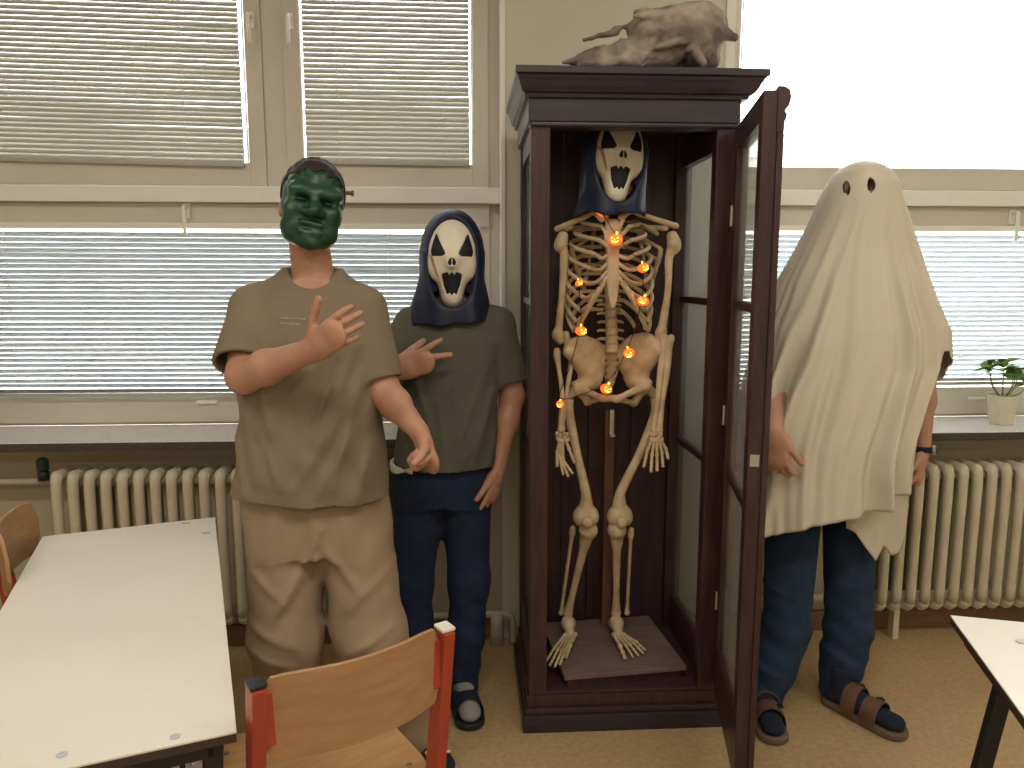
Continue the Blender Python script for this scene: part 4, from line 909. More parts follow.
v.cap((-.026, -.094, -.062), (.026, -.094, -.062), .0085, .0085, .008).cap((-.022, -.092, -.086), (.022, -.092, -.086), .0095, .0095, .010)
v.cut((-.026, -.106, -.073), (.026, -.106, -.073), .0055, k=.005); v.ell((0, -.075, -.112), (.034, .028, .022), k=.02)
v.disp(lambda X, Y, Z: .0022 * np.sin(Z * 150 + 18 * np.cos(X * 20)) * np.clip((Z - .055) * 30, 0, 1) + .0014 * np.sin(X * 120) * np.sin(Z * 110))
v.plane((0, 1, 0), .015)
HM = H1 @ Matrix.Diagonal((.90, .96, .90, 1))
gmk = vol_obj('mask', v, M_green, p1, HM, it=1)
for s in (-1, 1):
    v = Vol((s * .037 - .03, -.10, -.012), (s * .037 + .03, -.05, .024), .0025); v.ell((s * .037, -.078, .005), (.017, .006, .006), k=.002); vol_obj('eye_slit', v, M_green_d, gmk, HM, it=0)
v = Vol((-.10, -.09, .07), (.10, .06, .15), .003); v.ell((0, .0, .022), (.0925, .0965, .1215), k=.01); v.d = np.maximum(v.d, (lambda X, Y, Z: (.095 + .25 * np.abs(X) * 0 - .35 * X * X * 10 - Z + .5 * np.minimum(Y + .03, 0) * 0 + .006 * np.sin(X * 140)))(*v.grid())).astype(np.float32)
v.plane((0, 1, 0), .03); vol_obj('painted_hairline', v, M_hair, gmk, HM, it=1)
o = MB().sweep([(.088, -.02, .062), (.104, -.022, .064)], [.006, .006], 8); o.sweep([(.104, -.022, .064), (.110, -.022, .065)], [.009, .009], 8)
me = o.mesh('strap_stud'); me.transform(HM); obj('strap_stud', me, M_leather, gmk)

# ---------- person in olive-grey T-shirt with the ghoul mask
p2 = tag(empty('person', (-.06, 2.5, 0)), 'person in olive-grey T-shirt, navy jeans and hooded ghoul mask showing two fingers', 'person')
H2 = frame(at(452, 262, 2.49), R(1), R(-2), R(1))
sR, sL = A((-.190, 2.53, 1.295)), A((.094, 2.53, 1.295)); eR, eL = A((-.315, 2.46, 1.09)), A((.142, 2.54, 1.055)); wR, wL = A((-.225, 2.355, 1.165)), A((.092, 2.47, .815))
hpR, hpL = A((-.165, 2.51, .79)), A((-.02, 2.51, .79)); kR, kL = A((-.20, 2.47, .43)), A((-.008, 2.47, .43)); aR, aL = A((-.185, 2.47, .085)), A((-.030, 2.45, .085))
rows2 = [(.77, -.09, 2.52, .145, .10), (.90, -.085, 2.52, .13, .09), (1.05, -.07, 2.52, .13, .09), (1.2, -.055, 2.525, .145, .095), (1.30, -.05, 2.53, .135, .075), (1.36, -.05, 2.535, .08, .055)]
b2 = body(sR, sL, (sR + eR) / 2, (sL + eL) / 2, (-.05, 2.54, 1.35), frame(V3(at(452, 262, 2.49)) + V3((0, .06, .0)), 0, 0, 0), hpR, hpL, kR, kL, aR, aL, rows2)
fR = forearm((sR * .45 + eR * .55), eR, wR, dict(d=(.90, -.15, .30), n=(.15, 1.0, .15), sg=1, curls=[(.05, .08, .05), (.10, .10, .05), (1.0, 1.4, .8), (1.1, 1.5, .8)], splay=(.20, -.24, -.20, -.30), thumb=.35, tc=.9, s=1.06), ru=.044, re=.040, rw=.026)
fL = forearm((sL * .45 + eL * .55), eL, wL, dict(d=(-.22, -.16, -1.0), n=(-.75, .45, .1), sg=-1, curls=[(.2, .3, .2), (.25, .35, .25), (.3, .4, .3), (.35, .45, .3)], splay=(.16, .03, -.05, -.12), thumb=.45, tc=.2), ru=.046, re=.040, rw=.026)
vol_obj('body', [b2, fR, fL], M_skin, p2, it=1)
v = Vol((-.46, 2.32, .76), (.30, 2.70, 1.44), .004)
v.loft([(.79, -.088, 2.50, .178, .122), (.90, -.080, 2.50, .168, .117), (1.0, -.072, 2.51, .162, .114), (1.15, -.060, 2.515, .158, .112), (1.24, -.052, 2.52, .155, .106), (1.30, -.05, 2.53, .138, .086), (1.34, -.05, 2.535, .10, .072), (1.38, -.05, 2.54, .080, .065)], .03, 0, 2.4)
seR, seL = sR + (eR - sR) * .80, sL + (eL - sL) * .80
w_ = Vol(v.lo, v.lo + v.h * (v.n - 1), v.h)
w_.cap((-.09, 2.535, 1.36), sR, .030, .050, .06).cap(sR, seR, .055, .062, .03).cap((-.01, 2.535, 1.36), sL, .030, .050, .06).cap(sL, seL + (.004, 0, 0), .055, .060, .03)
v.crease([(.06, 1.18, -.02, .95, .014, .009), (.075, 1.08, .01, .86, .014, .010), (.05, 1.0, -.04, .83, .012, .007), (-.19, 1.18, -.12, .95, .013, .008), (-.21, 1.02, -.15, .84, .014, .009), (-.03, 1.20, -.05, .92, .018, .005), (-.10, 1.05, -.08, .83, .014, .006), (.03, 1.10, -.02, .90, .010, -.006), (.085, .95, .06, .83, .012, .007), (.17, 1.20, .12, 1.13, .010, .006), (.16, 1.25, .11, 1.20, .010, .005)], 2.54)
v.disp(lambda X, Y, Z: .0015 * np.sin(36 * X + 24 * Z + 3 * np.sin(8 * Z + 1)) + .001 * np.sin(48 * Z - 50 * X))
for s_, e_, d_, rr_ in ((sR, eR, seR, .054), (sL, eL, seL, .052)):
    dr = un(e_ - s_); X, Y, Z = v.grid(); pl_ = ((X - d_[0]) * dr[0] + (Y - d_[1]) * dr[1] + (Z - d_[2]) * dr[2]); near = np.sqrt((X - d_[0]) ** 2 + (Y - d_[1]) ** 2 + (Z - d_[2]) ** 2) < .13
    side = ((X < -.12) if s_ is sR else (X > .02)) & near
    w_.d = np.where(side, np.maximum(w_.d, pl_), w_.d).astype(np.float32); w_.cut(d_ - dr * .05, d_ + dr * .08, rr_, k=.004)
v.put(tuple([slice(None)] * 3), w_.d, .03)
X, Y, Z = v.grid(); v.d = np.maximum(v.d, (.832 - .02 * (X + .09) - Z + 0 * Y + .006 * np.sin(14 * X))).astype(np.float32)
v.loft([(.74, -.09, 2.50, .168, .113), (.85, -.085, 2.50, .16, .108), (.87, -.085, 2.5, .06, .05)], .004, 0, 2.4, cut=True)
vol_obj('t_shirt', v, M_shirt2, p2, it=2)
trousers('jeans', p2, M_jean, None, hpR, hpL, kR, kL, aR + (0, 0, -.025), aL + (0, 0, -.025), (.092, .068, .060, .050),
         lambda X, Y, Z: .0022 * np.sin(70 * Z + 25 * X + 2 * np.sin(20 * X)) * np.clip((.5 - Z) * 6, .10, 1), (-.36, 2.28, .02), (.16, 2.70, .88), [(.70, -.092, 2.51, .150, .108), (.78, -.092, 2.51, .152, .110), (.85, -.09, 2.51, .145, .105)], [(-.09, .72, -.19, .62, .010, .006), (-.09, .72, .01, .63, .010, .006), (-.24, .46, -.16, .43, .010, .006), (.03, .46, -.05, .43, .010, .006), (.03, .40, -.05, .37, .010, .005)])
def sock_foot(parent, heel, toe, m, name='sock'):
    heel, toe = A(heel), A(toe); d = un(toe - heel); v = Vol(np.minimum(heel, toe) - (.07, .07, .0), np.maximum(heel, toe) + (.07, .07, .15), .004)
    v.cap(heel + d * .035 + (0, 0, .045), toe - d * .04 + (0, 0, .040), .033, .036, .02, (0, 0, 1), .72).cap(heel + d * .045 + (0, 0, .05), heel + d * .06 + (0, 0, .13), .033, .036, .02).cap(heel + d * .07 + (0, 0, .075), heel + d * .15 + (0, 0, .05), .032, .034, .02)
    v.plane((0, 0, -1), -.020); return vol_obj(name, v, m, parent, it=1)
def sandal(parent, heel, toe, m_sole, straps, m_strap, buckle=True):
    heel, toe = A(heel), A(toe); d = un(toe - heel); sd = np.array([-d[1], d[0], 0]); L = np.linalg.norm(toe - heel)
    v = Vol(np.minimum(heel, toe) - (.08, .08, .01), np.maximum(heel, toe) + (.08, .08, .05), .004); v.cap(heel + d * .035 + (0, 0, .01), toe - d * .045 + (0, 0, .01), .038, .050, 0); v.plane((0, 0, 1), .024).plane((0, 0, -1), -.001); so = vol_obj('sole', v, m_sole, parent, it=1)
    for q, wd, hh in straps:
        P = []; mb = MB(); c = heel + d * L * q; n = 13
        for i in range(n):
            a = math.pi * i / (n - 1); x = math.cos(a) * .047; z = .018 + math.sin(a) ** .8 * hh
            for k, th in ((-1, 0), (1, 0), (1, .004), (-1, .004)): P.append(c + sd * x * (1 + th * 10) + d * (k * wd / 2) + (0, 0, z + th * math.sin(a)))
        f = []
        for i in range(n - 1):
            for k in range(4): f.append((i * 4 + k, i * 4 + (k + 1) % 4, (i + 1) * 4 + (k + 1) % 4, (i + 1) * 4 + k))
        mb.add(P, f + [(0, 1, 2, 3), tuple((n - 1) * 4 + k for k in (3, 2, 1, 0))]); s_ = mb.build('strap', m_strap, parent)
        if buckle:
            b = c + sd * .030 + (0, 0, hh * .80 + .026); MB().box(b - (.011, .009, .003), b + (.011, .009, .004)).build('buckle', M_black, s_, .002)
for hl, tl in (((-.19, 2.52, 0), (-.21, 2.27, 0)), ((-.045, 2.50, 0), (.0, 2.275, 0))):
    sock_foot(p2, hl, tl, M_sockg); sandal(p2, hl, tl, M_black, ((.62, .085, .068),), M_sock, False)
# hem of a pale undershirt showing at the hip
v = Vol((-.30, 2.33, .77), (-.08, 2.6, .885), .004); v.loft([(.818, -.086, 2.499, .1785, .124), (.842, -.085, 2.499, .178, .124)], .004, 0, 2.4)
v.disp(lambda X, Y, Z: .004 * np.sin(60 * X + 40 * Z)); v.loft([(.70, -.086, 2.499, .170, .115), (.90, -.086, 2.499, .170, .115)], .003, 0, 2.4, cut=True); v.plane((1, 0, 0), -.185)
vol_obj('undershirt_hem', v, M_sheet, p2, it=1)
ghoul_mask(p2, H2, 'mask'); hood(p2, H2, -.205, .136, .122)

# ---------- person under the bedsheet
p3 = tag(empty('person', (1.22, 2.4, 0)), 'person under a cream bedsheet with eye holes, as a ghost, in jeans and sandals', 'person')
H3 = frame(at(866, 203, 2.44), R(-4), 0, 0)
sR, sL = A((1.06, 2.46, 1.40)), A((1.38, 2.46, 1.40)); eR, eL = A((1.000, 2.43, 1.13)), A((1.520, 2.46, 1.13)); wR, wL = A(at(774, 432, 2.22)), A(at(922, 452, 2.40))
hpR, hpL = A((1.10, 2.45, .86)), A((1.29, 2.45, .86)); kR, kL = A(at(786, 630, 2.37)), A(at(848, 630, 2.40)); aR, aL = A((.975, 2.33, .085)), A((1.255, 2.38, .085))
rows3 = [(.82, 1.20, 2.45, .16, .11), (1.0, 1.205, 2.45, .15, .10), (1.25, 1.21, 2.45, .165, .11), (1.40, 1.21, 2.46, .16, .09), (1.47, 1.215, 2.47, .09, .06)]
b3 = body(sR, sL, (sR + eR) / 2, (sL + eL) / 2, (1.22, 2.48, 1.48), H3, hpR, hpL, kR, kL, aR, aL, rows3)
fR = forearm((sR * .45 + eR * .55), eR, wR, dict(d=(.10, -.08, -1.0), n=(.7, .6, .1), sg=1, curls=[(.3, .45, .3), (.35, .5, .35), (.4, .55, .35), (.5, .6, .4)], thumb=.45, tc=.4, splay=(.10, .0, -.07, -.15)))
fL = forearm((sL * .45 + eL * .55), eL, wL, dict(d=(-.22, -.22, -1.0), n=(-.6, .5, .3), sg=-1, curls=[(.5, .9, .5), (.6, 1.0, .5), (.7, 1.0, .5), (.8, 1.0, .5)], thumb=.45, tc=.5, splay=(.06, .0, -.05, -.10)))
vol_obj('body', [b3, fR, fL], M_skin, p3, it=1)
trousers('jeans', p3, M_jean3, None, hpR, hpL, kR, kL, aR + (0, 0, -.03), aL + (0, 0, -.03), (.098, .075, .070, .062),
         lambda X, Y, Z: .0025 * np.sin(75 * Z + 25 * X + 2 * np.sin(20 * X)) * np.clip((.45 - Z) * 6, .10, 1), (.84, 2.18, .02), (1.46, 2.62, .96), [(.72, 1.195, 2.45, .175, .12), (.84, 1.195, 2.45, .175, .125), (.93, 1.20, 2.45, .165, .12)], [(.95, .44, 1.05, .41, .010, .006), (1.22, .44, 1.32, .41, .010, .004), (1.20, .20, 1.30, .15, .012, .007), (.93, .18, 1.02, .15, .012, .007)])
for hl, tl in (((.985, 2.40, 0), (.945, 2.145, 0)), ((1.215, 2.395, 0), (1.365, 2.150, 0))):
    sock_foot(p3, hl, tl, M_sock); sandal(p3, hl, tl, M_sole, ((.40, .05, .085), (.64, .055, .066)), M_leather)
# watch
wd_ = un(wL - eL); wc = wL - wd_ * .006; ux_ = un(np.cross(wd_, (0, 1, 0))); uy_ = np.cross(wd_, ux_); ring = MB()
P = [wc + (ux_ * math.cos(a) * .0325 + uy_ * math.sin(a) * .030) for a in np.linspace(0, 2 * math.pi, 25)]
vv = [p + wd_ * (k * .0095) + un(p - wc) * t for p in P for k, t in ((-1, 0), (1, 0), (1, .003), (-1, .003))]; ff = []
for i in range(24):
    for k in range(4): ff.append((i * 4 + k, i * 4 + (k + 1) % 4, (i + 1) * 4 + (k + 1) % 4, (i + 1) * 4 + k))
ring.add(vv, ff); wt = tag(empty('wristwatch', wc), 'wristwatch with dark strap on the left wrist of the sheet ghost', 'watch')
ring.build('strap', M_sock, wt)
fd = un(A((.75, -.65, 0)) - wd_ * (A((.75, -.65, 0)) @ wd_)); fc = wc + fd * .033; cs_ = MB().sweep([fc, fc + fd * .010], [.016, .0155], 18); cs_.build('case', M_metal, wt, smooth=False)
MB().sweep([fc + fd * .0095, fc + fd * .0108], [.0125, .0125], 18).build('dial', M_black, wt)

# the sheet itself
def interp(z, zs, vs): return np.interp(z, zs, vs)
rowp = [(160, 868, 3), (162, 868, 12), (166, 867, 19), (173, 867, 27), (184, 866, 33), (200, 864, 39), (220, 863, 46), (250, 860, 58), (280, 856, 70), (300, 855, 77), (330, 858, 90), (362, 861, 95), (388, 857, 94), (440, 847, 88), (460, 844, 84), (560, 842, 84)]
zz_ = []; cc_ = []; aa_ = []
for y, c, hw in rowp:
    yr_ = np.interp(y, [310, 420], [2.42, 2.27]); p = at(c, y, yr_); q = at(c + hw, y, yr_); p.z = at(c, y, 2.42).z; zz_.append(p.z); cc_.append(p.x); aa_.append(q.x - p.x)
zs_, cs2, as_ = np.array(zz_)[::-1], np.array(cc_)[::-1], np.array(aa_)[::-1]
bs_ = np.interp(zs_, [.5, 1.0, 1.3, 1.45, 1.55, 1.65, 1.74, 1.79, 1.81, 1.82], [.235, .225, .20, .165, .135, .122, .110, .085, .045, .01])
cyv = np.interp(zs_, [.5, 1.2, 1.5, 1.8], [2.42, 2.44, 2.445, 2.445])
NP, NT = 360, 150
phi = np.linspace(-math.pi, math.pi, NP, endpoint=False)
hem_pts = [(-180, .72), (-150, .70), (-125, .80), (-105, 1.05), (-88, 1.14), (-76, 1.10), (-70, 1.0), (-67, .66), (-55, .635), (-30, .672), (0, .712), (20, .75), (32, .78), (35, .785), (37, 1.12), (46, 1.22), (60, 1.22), (76, 1.14), (88, 1.08), (98, 1.06), (118, 1.0), (130, .75), (150, .66), (180, .72)]
hem = np.interp(np.degrees(phi), [p[0] for p in hem_pts], [p[1] for p in hem_pts])
ztop = zs_[-1]
Vv = []
for j in range(NT + 1):
    t = j / NT
    u = t if t > .12 else t
    # denser rows near the crown
    k = t ** 1.35
    z = ztop + (hem - ztop) * k
    cx = np.interp(z, zs_, cs2); cy = np.interp(z, zs_, cyv); a = np.interp(z, zs_, as_); b = np.interp(z, zs_, bs_)
    depth = np.clip((1.70 - z) / .7, 0, 1)
    w = np.sin(phi * 6 + .7) * .30 + np.sin(phi * 13 + 1.9 + 1.2 * z) * .42 + np.sin(phi * 23 + 3.1 - 2 * z + .8 * np.sin(5 * z)) * .42 + .30 * np.sin(phi * 37 + 1.5 * np.sin(4 * z + 2 * phi)) + .4 * np.sin(phi * 4 - 2.2 * z)
    rid = np.exp(-((np.degrees(phi) - 14 - 6 * (1.3 - z)) / 3.2) ** 2) * 1.4 + np.exp(-((np.degrees(phi) - 33 - 4 * (1.3 - z)) / 3.0) ** 2) * 1.3 + np.exp(-((np.degrees(phi) + 38 + 34 * (1.2 - z)) / 4.0) ** 2) * 1.5 + np.exp(-((np.degrees(phi) + 58 + 30 * (1.1 - z)) / 4.5) ** 2) * 1.5 - .9 * np.exp(-((np.degrees(phi) + 47 + 34 * (1.2 - z)) / 5) ** 2)
    rad = 1 + depth * (.062 * w + .115 * rid) * (1 + .25 * np.sin(9 * z + 3 * phi))
    sx, cxx = np.sin(phi), np.cos(phi); e = 2 / 2.25
    X = cx + a * np.sign(sx) * np.abs(sx) ** e * (1 + (rad - 1) * .55); Y = cy - b * np.sign(cxx) * np.abs(cxx) ** e * rad
    Vv.append(np.stack([X, Y, z], 1))
Vv = np.concatenate(Vv); I, J = np.meshgrid(np.arange(NP), np.arange(NT), indexing='ij'); I, J = I.ravel(), J.ravel()
Qs = np.stack([J * NP + I, (J + 1) * NP + I, (J + 1) * NP + (I + 1) % NP, J * NP + (I + 1) % NP], 1)
cen = Vv[Qs].mean(1)
holes_ = []
for px, py, rx, ry in ((851.5, 187, 2.6, 6.5), (871.5, 185, 4.0, 7.0)):
    c_ = at(px, py, 2.335); ax_, az_ = rx * 2.33 / F, ry * 2.33 / F; holes_.append((c_, ax_, az_))
    Qs = Qs[~((((cen[:, 0] - c_.x) / ax_) ** 2 + ((cen[:, 2] - c_.z) / az_) ** 2 < 1) & (cen[:, 1] < 2.42))]; cen = Vv[Qs].mean(1)
sheet = obj('bedsheet', np_mesh('bedsheet', Vv, Qs), M_sheet, p3, True); md = sheet.modifiers.new('thickness', 'SOLIDIFY'); md.thickness = .0022; md.offset = -1
# the lower inner corner of the sheet hanging under the front panel
G = []
hp_ = [(846, 528), (856, 533), (866, 548), (876, 561), (884, 546), (892, 556), (899, 553), (905, 535), (909, 505)]
nU, nV = 40, 24
for i in range(nU + 1):
    u = i / nU; px = 846 + (909 - 846) * u; hy = np.interp(px, [p[0] for p in hp_], [p[1] for p in hp_])
    for j in range(nV + 1):
        t = j / nV; py = 470 + (hy - 470) * t; Yd = 2.262 + .17 * u ** 2 + .012 * math.sin(u * 17 + 2 * t) * t + .02 * (1 - t)
        G.append(tuple(at(px, py, Yd)))
G = np.array(G); I, J = np.meshgrid(np.arange(nU), np.arange(nV), indexing='ij'); I, J = I.ravel(), J.ravel(); q = np.stack([I * (nV + 1) + J, I * (nV + 1) + J + 1, (I + 1) * (nV + 1) + J + 1, (I + 1) * (nV + 1) + J], 1)
fl_ = obj('sheet_corner', np_mesh('sheet_corner', G, q), M_sheet, p3, True); md = fl_.modifiers.new('thickness', 'SOLIDIFY'); md.thickness = .0022
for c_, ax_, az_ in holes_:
    v = Vol(V3((c_.x, 2.30, c_.z)) - V3((.04, .02, .05)), V3((c_.x, 2.42, c_.z)) + V3((.04, .02, .05)), .004); v.ell((c_.x, 2.368, c_.z), (ax_ * 1.25, .006, az_ * 1.2), k=.002); vol_obj('eye_shadow_patch', v, mat('eye_hole_shade', (.10, .06, .05), .8), p3, it=0)  # dark patch behind each eye hole stands in for the shade inside
# ================================================================== FURNITURE
def desk(name, label, c0, ex, ey, LX, LY, zt, inset=0):
    """c0 corner, ex/ey unit directions of the two edges"""
    c0, ex, ey = V3((c0[0], c0[1], 0)), V3((ex[0], ex[1], 0)), V3((ey[0], ey[1], 0)); mid = c0 + ex * LX / 2 + ey * LY / 2
    e = tag(empty(name, (mid.x, mid.y, 0)), label, 'desk', 'cream school desks')
    def quad(nm, i, z0, z1, m, bv=.003):
        P = [c0 + ex * i + ey * i, c0 + ex * (LX - i) + ey * i, c0 + ex * (LX - i) + ey * (LY - i), c0 + ex * i + ey * (LY - i)]
        return MB().prism([(p.x, p.y) for p in P], 2, z0, z1).build(nm, m, e, bv)
    quad('table_top', 0, zt - .004, zt, M_top, .0015); quad('edge_band', .001, zt - .020, zt - .004, M_edge, .002)
    fb = MB(); i = .035; z = zt - .036
    q = [c0 + ex * i + ey * i, c0 + ex * (LX - i) + ey * i, c0 + ex * (LX - i) + ey * (LY - i), c0 + ex * i + ey * (LY - i)]
    for a, b in zip(q, q[1:] + q[:1]): fb.bar((a.x, a.y, z), (b.x, b.y, z), .028, .030)
    fb.build('under_frame', M_blackm, e, .002)
    for p, s, t_ in zip(q, (1, -1, -1, 1), (1, 1, -1, -1)):
        p = p + ey * (inset * t_)
        ln = .03 if not inset else -.095; fx_, fy_ = p.x + ex.x * s * ln, p.y + ex.y * s * ln
        MB().bar((p.x, p.y, zt - .022), (fx_, fy_, .012), .028, .028, (ex.x, ex.y, 0)).build('leg', M_blackm, e, .003)
        MB().box((fx_ - .018, fy_ - .018, 0), (fx_ + .018, fy_ + .018, .016)).build('foot_cap', M_black, e, .004)
    for a, b in (((q[0], q[3]), (q[1], q[2])) if not inset else ((q[0] + ey * inset, q[1] + ey * inset), (q[3] - ey * inset, q[2] - ey * inset))): MB().bar((a.x, a.y, .14), (b.x, b.y, .14), .025, .025).build('foot_rail', M_blackm, e, .002)
    return e, q
far_r = V3((-.807, 2.367)); eyv = V3((.418, -1.179)).normalized(); exv = V3((eyv.y, -eyv.x))     # along the length / to the left
d1_, q1 = desk('school_desk', 'long cream school desk at left, in front of the left radiator', far_r, exv, eyv, .47, 1.24, .70)
for px, py in ((175, 737), (62, 755)):
    p = atz(px, py, .70); MB().lathe([(.004, 0), (.0085, .0), (.009, .0012), (.006, .002), (.003, .0012)], 14, (p.x, p.y, .70)).build('screw_head', M_steel, d1_)
for px, py in ((117, 528), (186, 523), (206, 533)):
    p = atz(px, py, .7004); MB().box((p.x - .012, p.y - .002, .7), (p.x + .012, p.y + .002, .7006)).build('pencil_scuff', M_edge, d1_)
cR = V3((1.071, 1.558)); eyr = (V3((atz(1023.5, 716, .70).x, atz(1023.5, 716, .70).y)) - cR).normalized(); exr = V3((-eyr.y, eyr.x))
d2_, q2 = desk('school_desk', 'cream school desk with black legs at the right edge of the photo', cR, exr, eyr, .50, 1.2, .70, .195)
p = atz(1021, 641, .702); MB().lathe([(.004, 0), (.009, 0), (.01, .003), (.004, .0045)], 12, (p.x, p.y, .70)).build('screw_head', M_steel, d2_)
# diagonal brace seen under the right desk
a, b = q2[0], q2[1]
MB().bar((a.x - .01, a.y - .21, .52), (a.x + .42, a.y - .31, .52), .022, .02).build('cross_rail', M_blackm, d2_, .002)
MB().prism([(.0, .68), (.10, .68), (.03, .52), (.0, .52)], 1, 0, .012).build('gusset', M_blackm, d2_, .002, loc=(a.x + .03, a.y - .235, 0))

def chair(name, label, base, ang, sw=.375, zt=.785, zs=.44, sd=.385, over=-.008, yo=0):
    """local frame: x across, +y = direction the sitter faces; back posts at y = 0"""
    e = tag(empty(name, (base[0], base[1], 0), ang), label, 'chair', 'plywood school chairs with red frames')
    L = dict(local=True); hw = sw / 2
    for s in (-1, 1):
        MB().bar((s * hw, -.035, zt), (s * hw, .02, zs - .04), .024, .042, (0, 1, 0)).build('back_post', M_redm, e, .004, **L)
        MB().bar((s * hw, .02, zs - .03), (s * hw, -.03, .012), .024, .034, (0, 1, 0)).build('leg', M_redm, e, .004, **L)
        MB().bar((s * hw, sd - .03, zs - .03), (s * hw, sd + .0, .012), .024, .030, (0, 1, 0)).build('leg', M_redm, e, .004, **L)
        MB().bar((s * hw, -.01, zs - .025), (s * hw, sd, zs - .025), .022, .030).build('side_rail', M_redm, e, .003, **L)
        MB().box((s * hw - .014, -.052, zt - .0005), (s * hw + .014, -.016, zt + .006)).build('post_cap', M_white if s > 0 else M_black, e, .002, **L)
        MB().box((s * (hw - .018) - .016, -.038, zt - .115), (s * (hw - .018) + .016, -.033, zt - .02)).build('bracket', M_redm, e, .003, **L)
        for yy in (-.03, sd): MB().box((s * hw - .016, yy - .02, 0), (s * hw + .016, yy + .02, .02)).build('foot_cap', M_black, e, .004, **L)
    MB().bar((-hw, sd - .03, zs - .035), (hw, sd - .03, zs - .035), .022, .022).build('cross_rail', M_redm, e, .003, **L)
    MB().bar((-hw, .03, zs - .035), (hw, .03, zs - .035), .022, .022).build('cross_rail', M_redm, e, .003, **L)
    # curved plywood backrest
    n, m = 20, 8; th = .009; P = []; F_ = []
    for layer in (0, 1):
        for i in range(n + 1):
            u = 2 * i / n - 1; yb = -.030 - .045 * (1 - u * u) ** 1 * 1.0 + .0
            zlo, zhi = zt - .145, zt + .012 - .012 * abs(u) ** 6; r = max(0, abs(u) - (.90 if over < 0 else .78)) / (.10 if over < 0 else .22); cut = (.028 if over < 0 else .045) * (1 - math.sqrt(max(0, 1 - r * r)))
            for j in range(m + 1):
                v_ = j / m; z = (zlo + cut) * (1 - v_) + (zhi - cut) * v_
                P.append((u * (hw + over), yb + yo + layer * th + .02 * (zt - z), z))
    S_ = (n + 1) * (m + 1)
    for i in range(n):
        for j in range(m):
            k = i * (m + 1) + j; F_ += [(k, k + 1, k + m + 2, k + m + 1), (S_ + k, S_ + k + m + 1, S_ + k + m + 2, S_ + k + 1)]
    for i in range(n):
        for j in (0, m):
            k = i * (m + 1) + j; F_.append((k, k + m + 1, S_ + k + m + 1, S_ + k) if j == 0 else (k, S_ + k, S_ + k + m + 1, k + m + 1))
    for j in range(m):
        for i in (0, n):
            k = i * (m + 1) + j; F_.append((k, S_ + k, S_ + k + 1, k + 1) if i == 0 else (k, k + 1, S_ + k + 1, S_ + k))
    mb = MB(); mb.add(P, F_); o = mb.build('backrest', M_plyb, e, smooth=False, **L); o.data.shade_smooth(); o.data.set_sharp_from_angle(angle=.6) if hasattr(o.data, 'set_sharp_from_angle') else None
    # seat: slightly dished sheet with rounded corners
    n, m = 16, 14; P = []; F_ = []
    for layer in (0, 1):
        for i in range(n + 1):
            u = 2 * i / n - 1
            for j in range(m + 1):
                w = 2 * j / m - 1; k = 1 / max(1, (abs(u) ** 10 + abs(w) ** 10) ** .1)
                P.append((u * k * (hw + .005), sd / 2 + .02 + w * k * (sd / 2), zs - .008 + .012 * (u * u) * (1 if w < .5 else 1) - .010 * max(0, w - .5) * 2 + layer * .010))
    S_ = (n + 1) * (m + 1)
    for i in range(n):
        for j in range(m):
            k = i * (m + 1) + j; F_ += [(k, k + 1, k + m + 2, k + m + 1), (S_ + k, S_ + k + m + 1, S_ + k + m + 2, S_ + k + 1)]
        for j in (0, m):
            k = i * (m + 1) + j; F_.append((k, k + m + 1, S_ + k + m + 1, S_ + k))
    for j in range(m):
        for i in (0, n):
            k = i * (m + 1) + j; F_.append((k, S_ + k, S_ + k + 1, k + 1))
    mb = MB(); mb.add(P, F_); mb.build('seat', M_ply, e, **L)
    for x, y in ((-hw + .03, .07), (hw - .03, .07), (hw - .03, sd - .06), (-hw + .03, sd - .06)): MB().lathe([(.003, 0), (.006, 0), (.006, .002), (.002, .003)], 10, (x, y, zs + .010)).build('rivet', M_metal, e, **L)
    return e
lp, rp = atz(237, 686, .782), atz(429, 629, .782); md_ = (lp + rp) / 2; ang = math.atan2(rp.y - lp.y, rp.x - lp.x)
chair('school_chair', 'red-framed plywood school chair in the foreground, back to the camera', (md_.x + .012, md_.y + .03), ang, (rp - lp).length, .782)
chair('school_chair', 'red-framed plywood school chair cut off by the left edge of the photo', (-1.262, 2.02), R(-70.5), .20, .80, over=.095, yo=.085)

# ---------- computer tower under the left desk
pt = V3((-.565, 1.50, 0)); cw, cd = .19, .26
fx = V3((.87, .49, 0)).normalized(); fy = V3((-fx.y, fx.x, 0))
ct = tag(empty('computer_tower', (pt.x, pt.y, 0), math.atan2(fx.y, fx.x)), 'grey and black computer tower standing under the left desk', 'computer')
L = dict(local=True)
MB().box((-.205, .0, .02), (-.0, cd, .50)).build('case', M_steel, ct, .004, **L)
MB().box((-.203, -.006, .03), (-.034, .0, .485)).build('port_panel', M_black, ct, .002, **L)
for i in range(8): MB().box((-.062, -.010, .445 - i * .018), (-.046, -.0055, .458 - i * .018)).build('port', M_white, ct, .001, **L)
MB().box((-.098, -.010, .430), (-.086, -.0055, .444)).build('port', mat('pink_jack', (.75, .18, .18), .4), ct, .002, **L)
MB().lathe([(.003, 0), (.006, .001), (.004, .004)], 10, (-.02, -.004, .45)).build('case_screw', M_metal, ct, **L)
for x in (-.18, -.025):
    for y in (.04, cd - .04): MB().box((x - .015, y - .015, 0), (x + .015, y + .015, .022)).build('rubber_foot', M_black, ct, .003, **L)

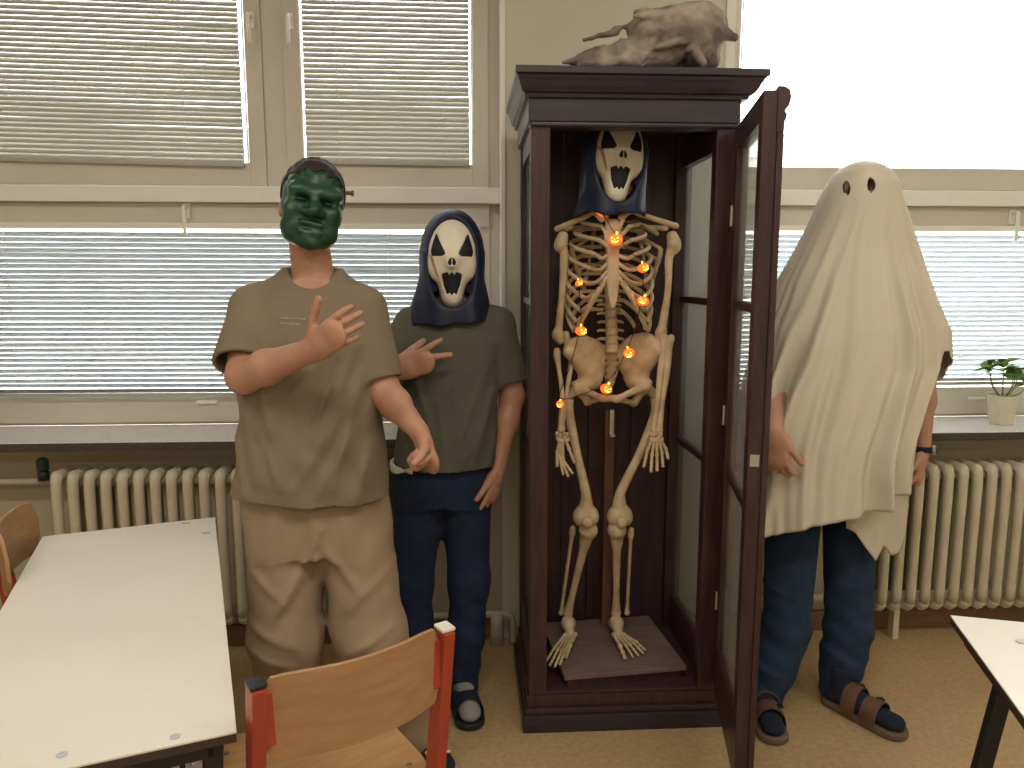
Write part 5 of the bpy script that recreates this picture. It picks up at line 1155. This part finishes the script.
# ---------- potted plants
def leaf_mesh(l, w, droop):
    n, m = 6, 4; P = []; F_ = []
    for i in range(n + 1):
        t = i / n; ww = w * math.sin(math.pi * min(1, t * .93 + .07)) ** .8
        for j in range(m + 1):
            u = 2 * j / m - 1; P.append((u * ww, t * l, -droop * t * t + .14 * ww * abs(u) * 1.5))
    for i in range(n):
        for j in range(m): k = i * (m + 1) + j; F_.append((k, k + 1, k + m + 2, k + m + 1))
    me = MB().add(P, F_).mesh('leaf'); me.materials.append(M_leaf); me.shade_smooth(); return me
def plant(label, base, s, stems, nl, lm, pot=True):
    e = tag(empty('potted_plant', base), label, 'plant'); L = dict(local=True)
    MB().lathe([(.03 * s, 0), (.043 * s, .0), (.045 * s, .004), (.058 * s, .112 * s), (.060 * s, .118 * s), (.060 * s, .124 * s), (.054 * s, .124 * s), (.051 * s, .108 * s), (.01, .105 * s)], 28).build('pot', M_pot, e, smooth=False, **L).data.shade_smooth()
    MB().lathe([(.052 * s, .095 * s), (.050 * s, .112 * s), (.02 * s, .116 * s)], 20).build('soil', M_soil, e, **L)
    for tip, r0 in stems:
        a_ = V3((tip[0] * .12, tip[1] * .12, .11 * s)); b_ = V3(tip); mid = a_.lerp(b_, .5) + V3((tip[0] * .22, tip[1] * .22, -.01))
        sp_ = smooth_path([a_, mid, b_], 6); stm_ = MB().sweep(sp_, np.linspace(r0, r0 * .5, len(sp_)), 6).build('stem', M_stem, e, smooth=True, **L)
        for i in range(nl):
            o = obj('leaf', lm, None, stm_, local=True); k = random.uniform(.86, 1.0); p_ = A(sp_[min(int(k * (len(sp_) - 1)), len(sp_) - 1)])
            o.location = p_ + rng.normal(0, .003, 3); o.rotation_euler = (random.uniform(-.1, .75), random.uniform(-.35, .35), 2 * math.pi * i / nl + random.uniform(-.4, .4)); k = random.uniform(.8, 1.2); o.scale = (k, k, k)
    return e
pp = at(1000, 427, 2.90)
plant('small leafy houseplant in a cream pot on the right window sill', (pp.x, 2.90, ZS), .95, [((-.072, -.01, .235), .0028), ((-.045, .03, .25), .0026), ((-.02, -.02, .245), .0028), ((.01, .02, .25), .0026), ((.035, -.02, .23), .0028), ((.065, .01, .21), .0028), ((.085, -.015, .17), .0028), ((.0, -.05, .20), .0024)], 8, leaf_mesh(.052, .016, .014))
lp_ = at(-28, 430, 2.92)
plant('broad-leafed houseplant on the left window sill, only leaf tips in view', (lp_.x - .01, 2.86, ZS), 1.1, [((.13, -.02, .66), .004), ((.10, .02, .60), .004), ((-.05, .0, .62), .004), ((0, -.05, .52), .004)], 5, leaf_mesh(.13, .022, .04))
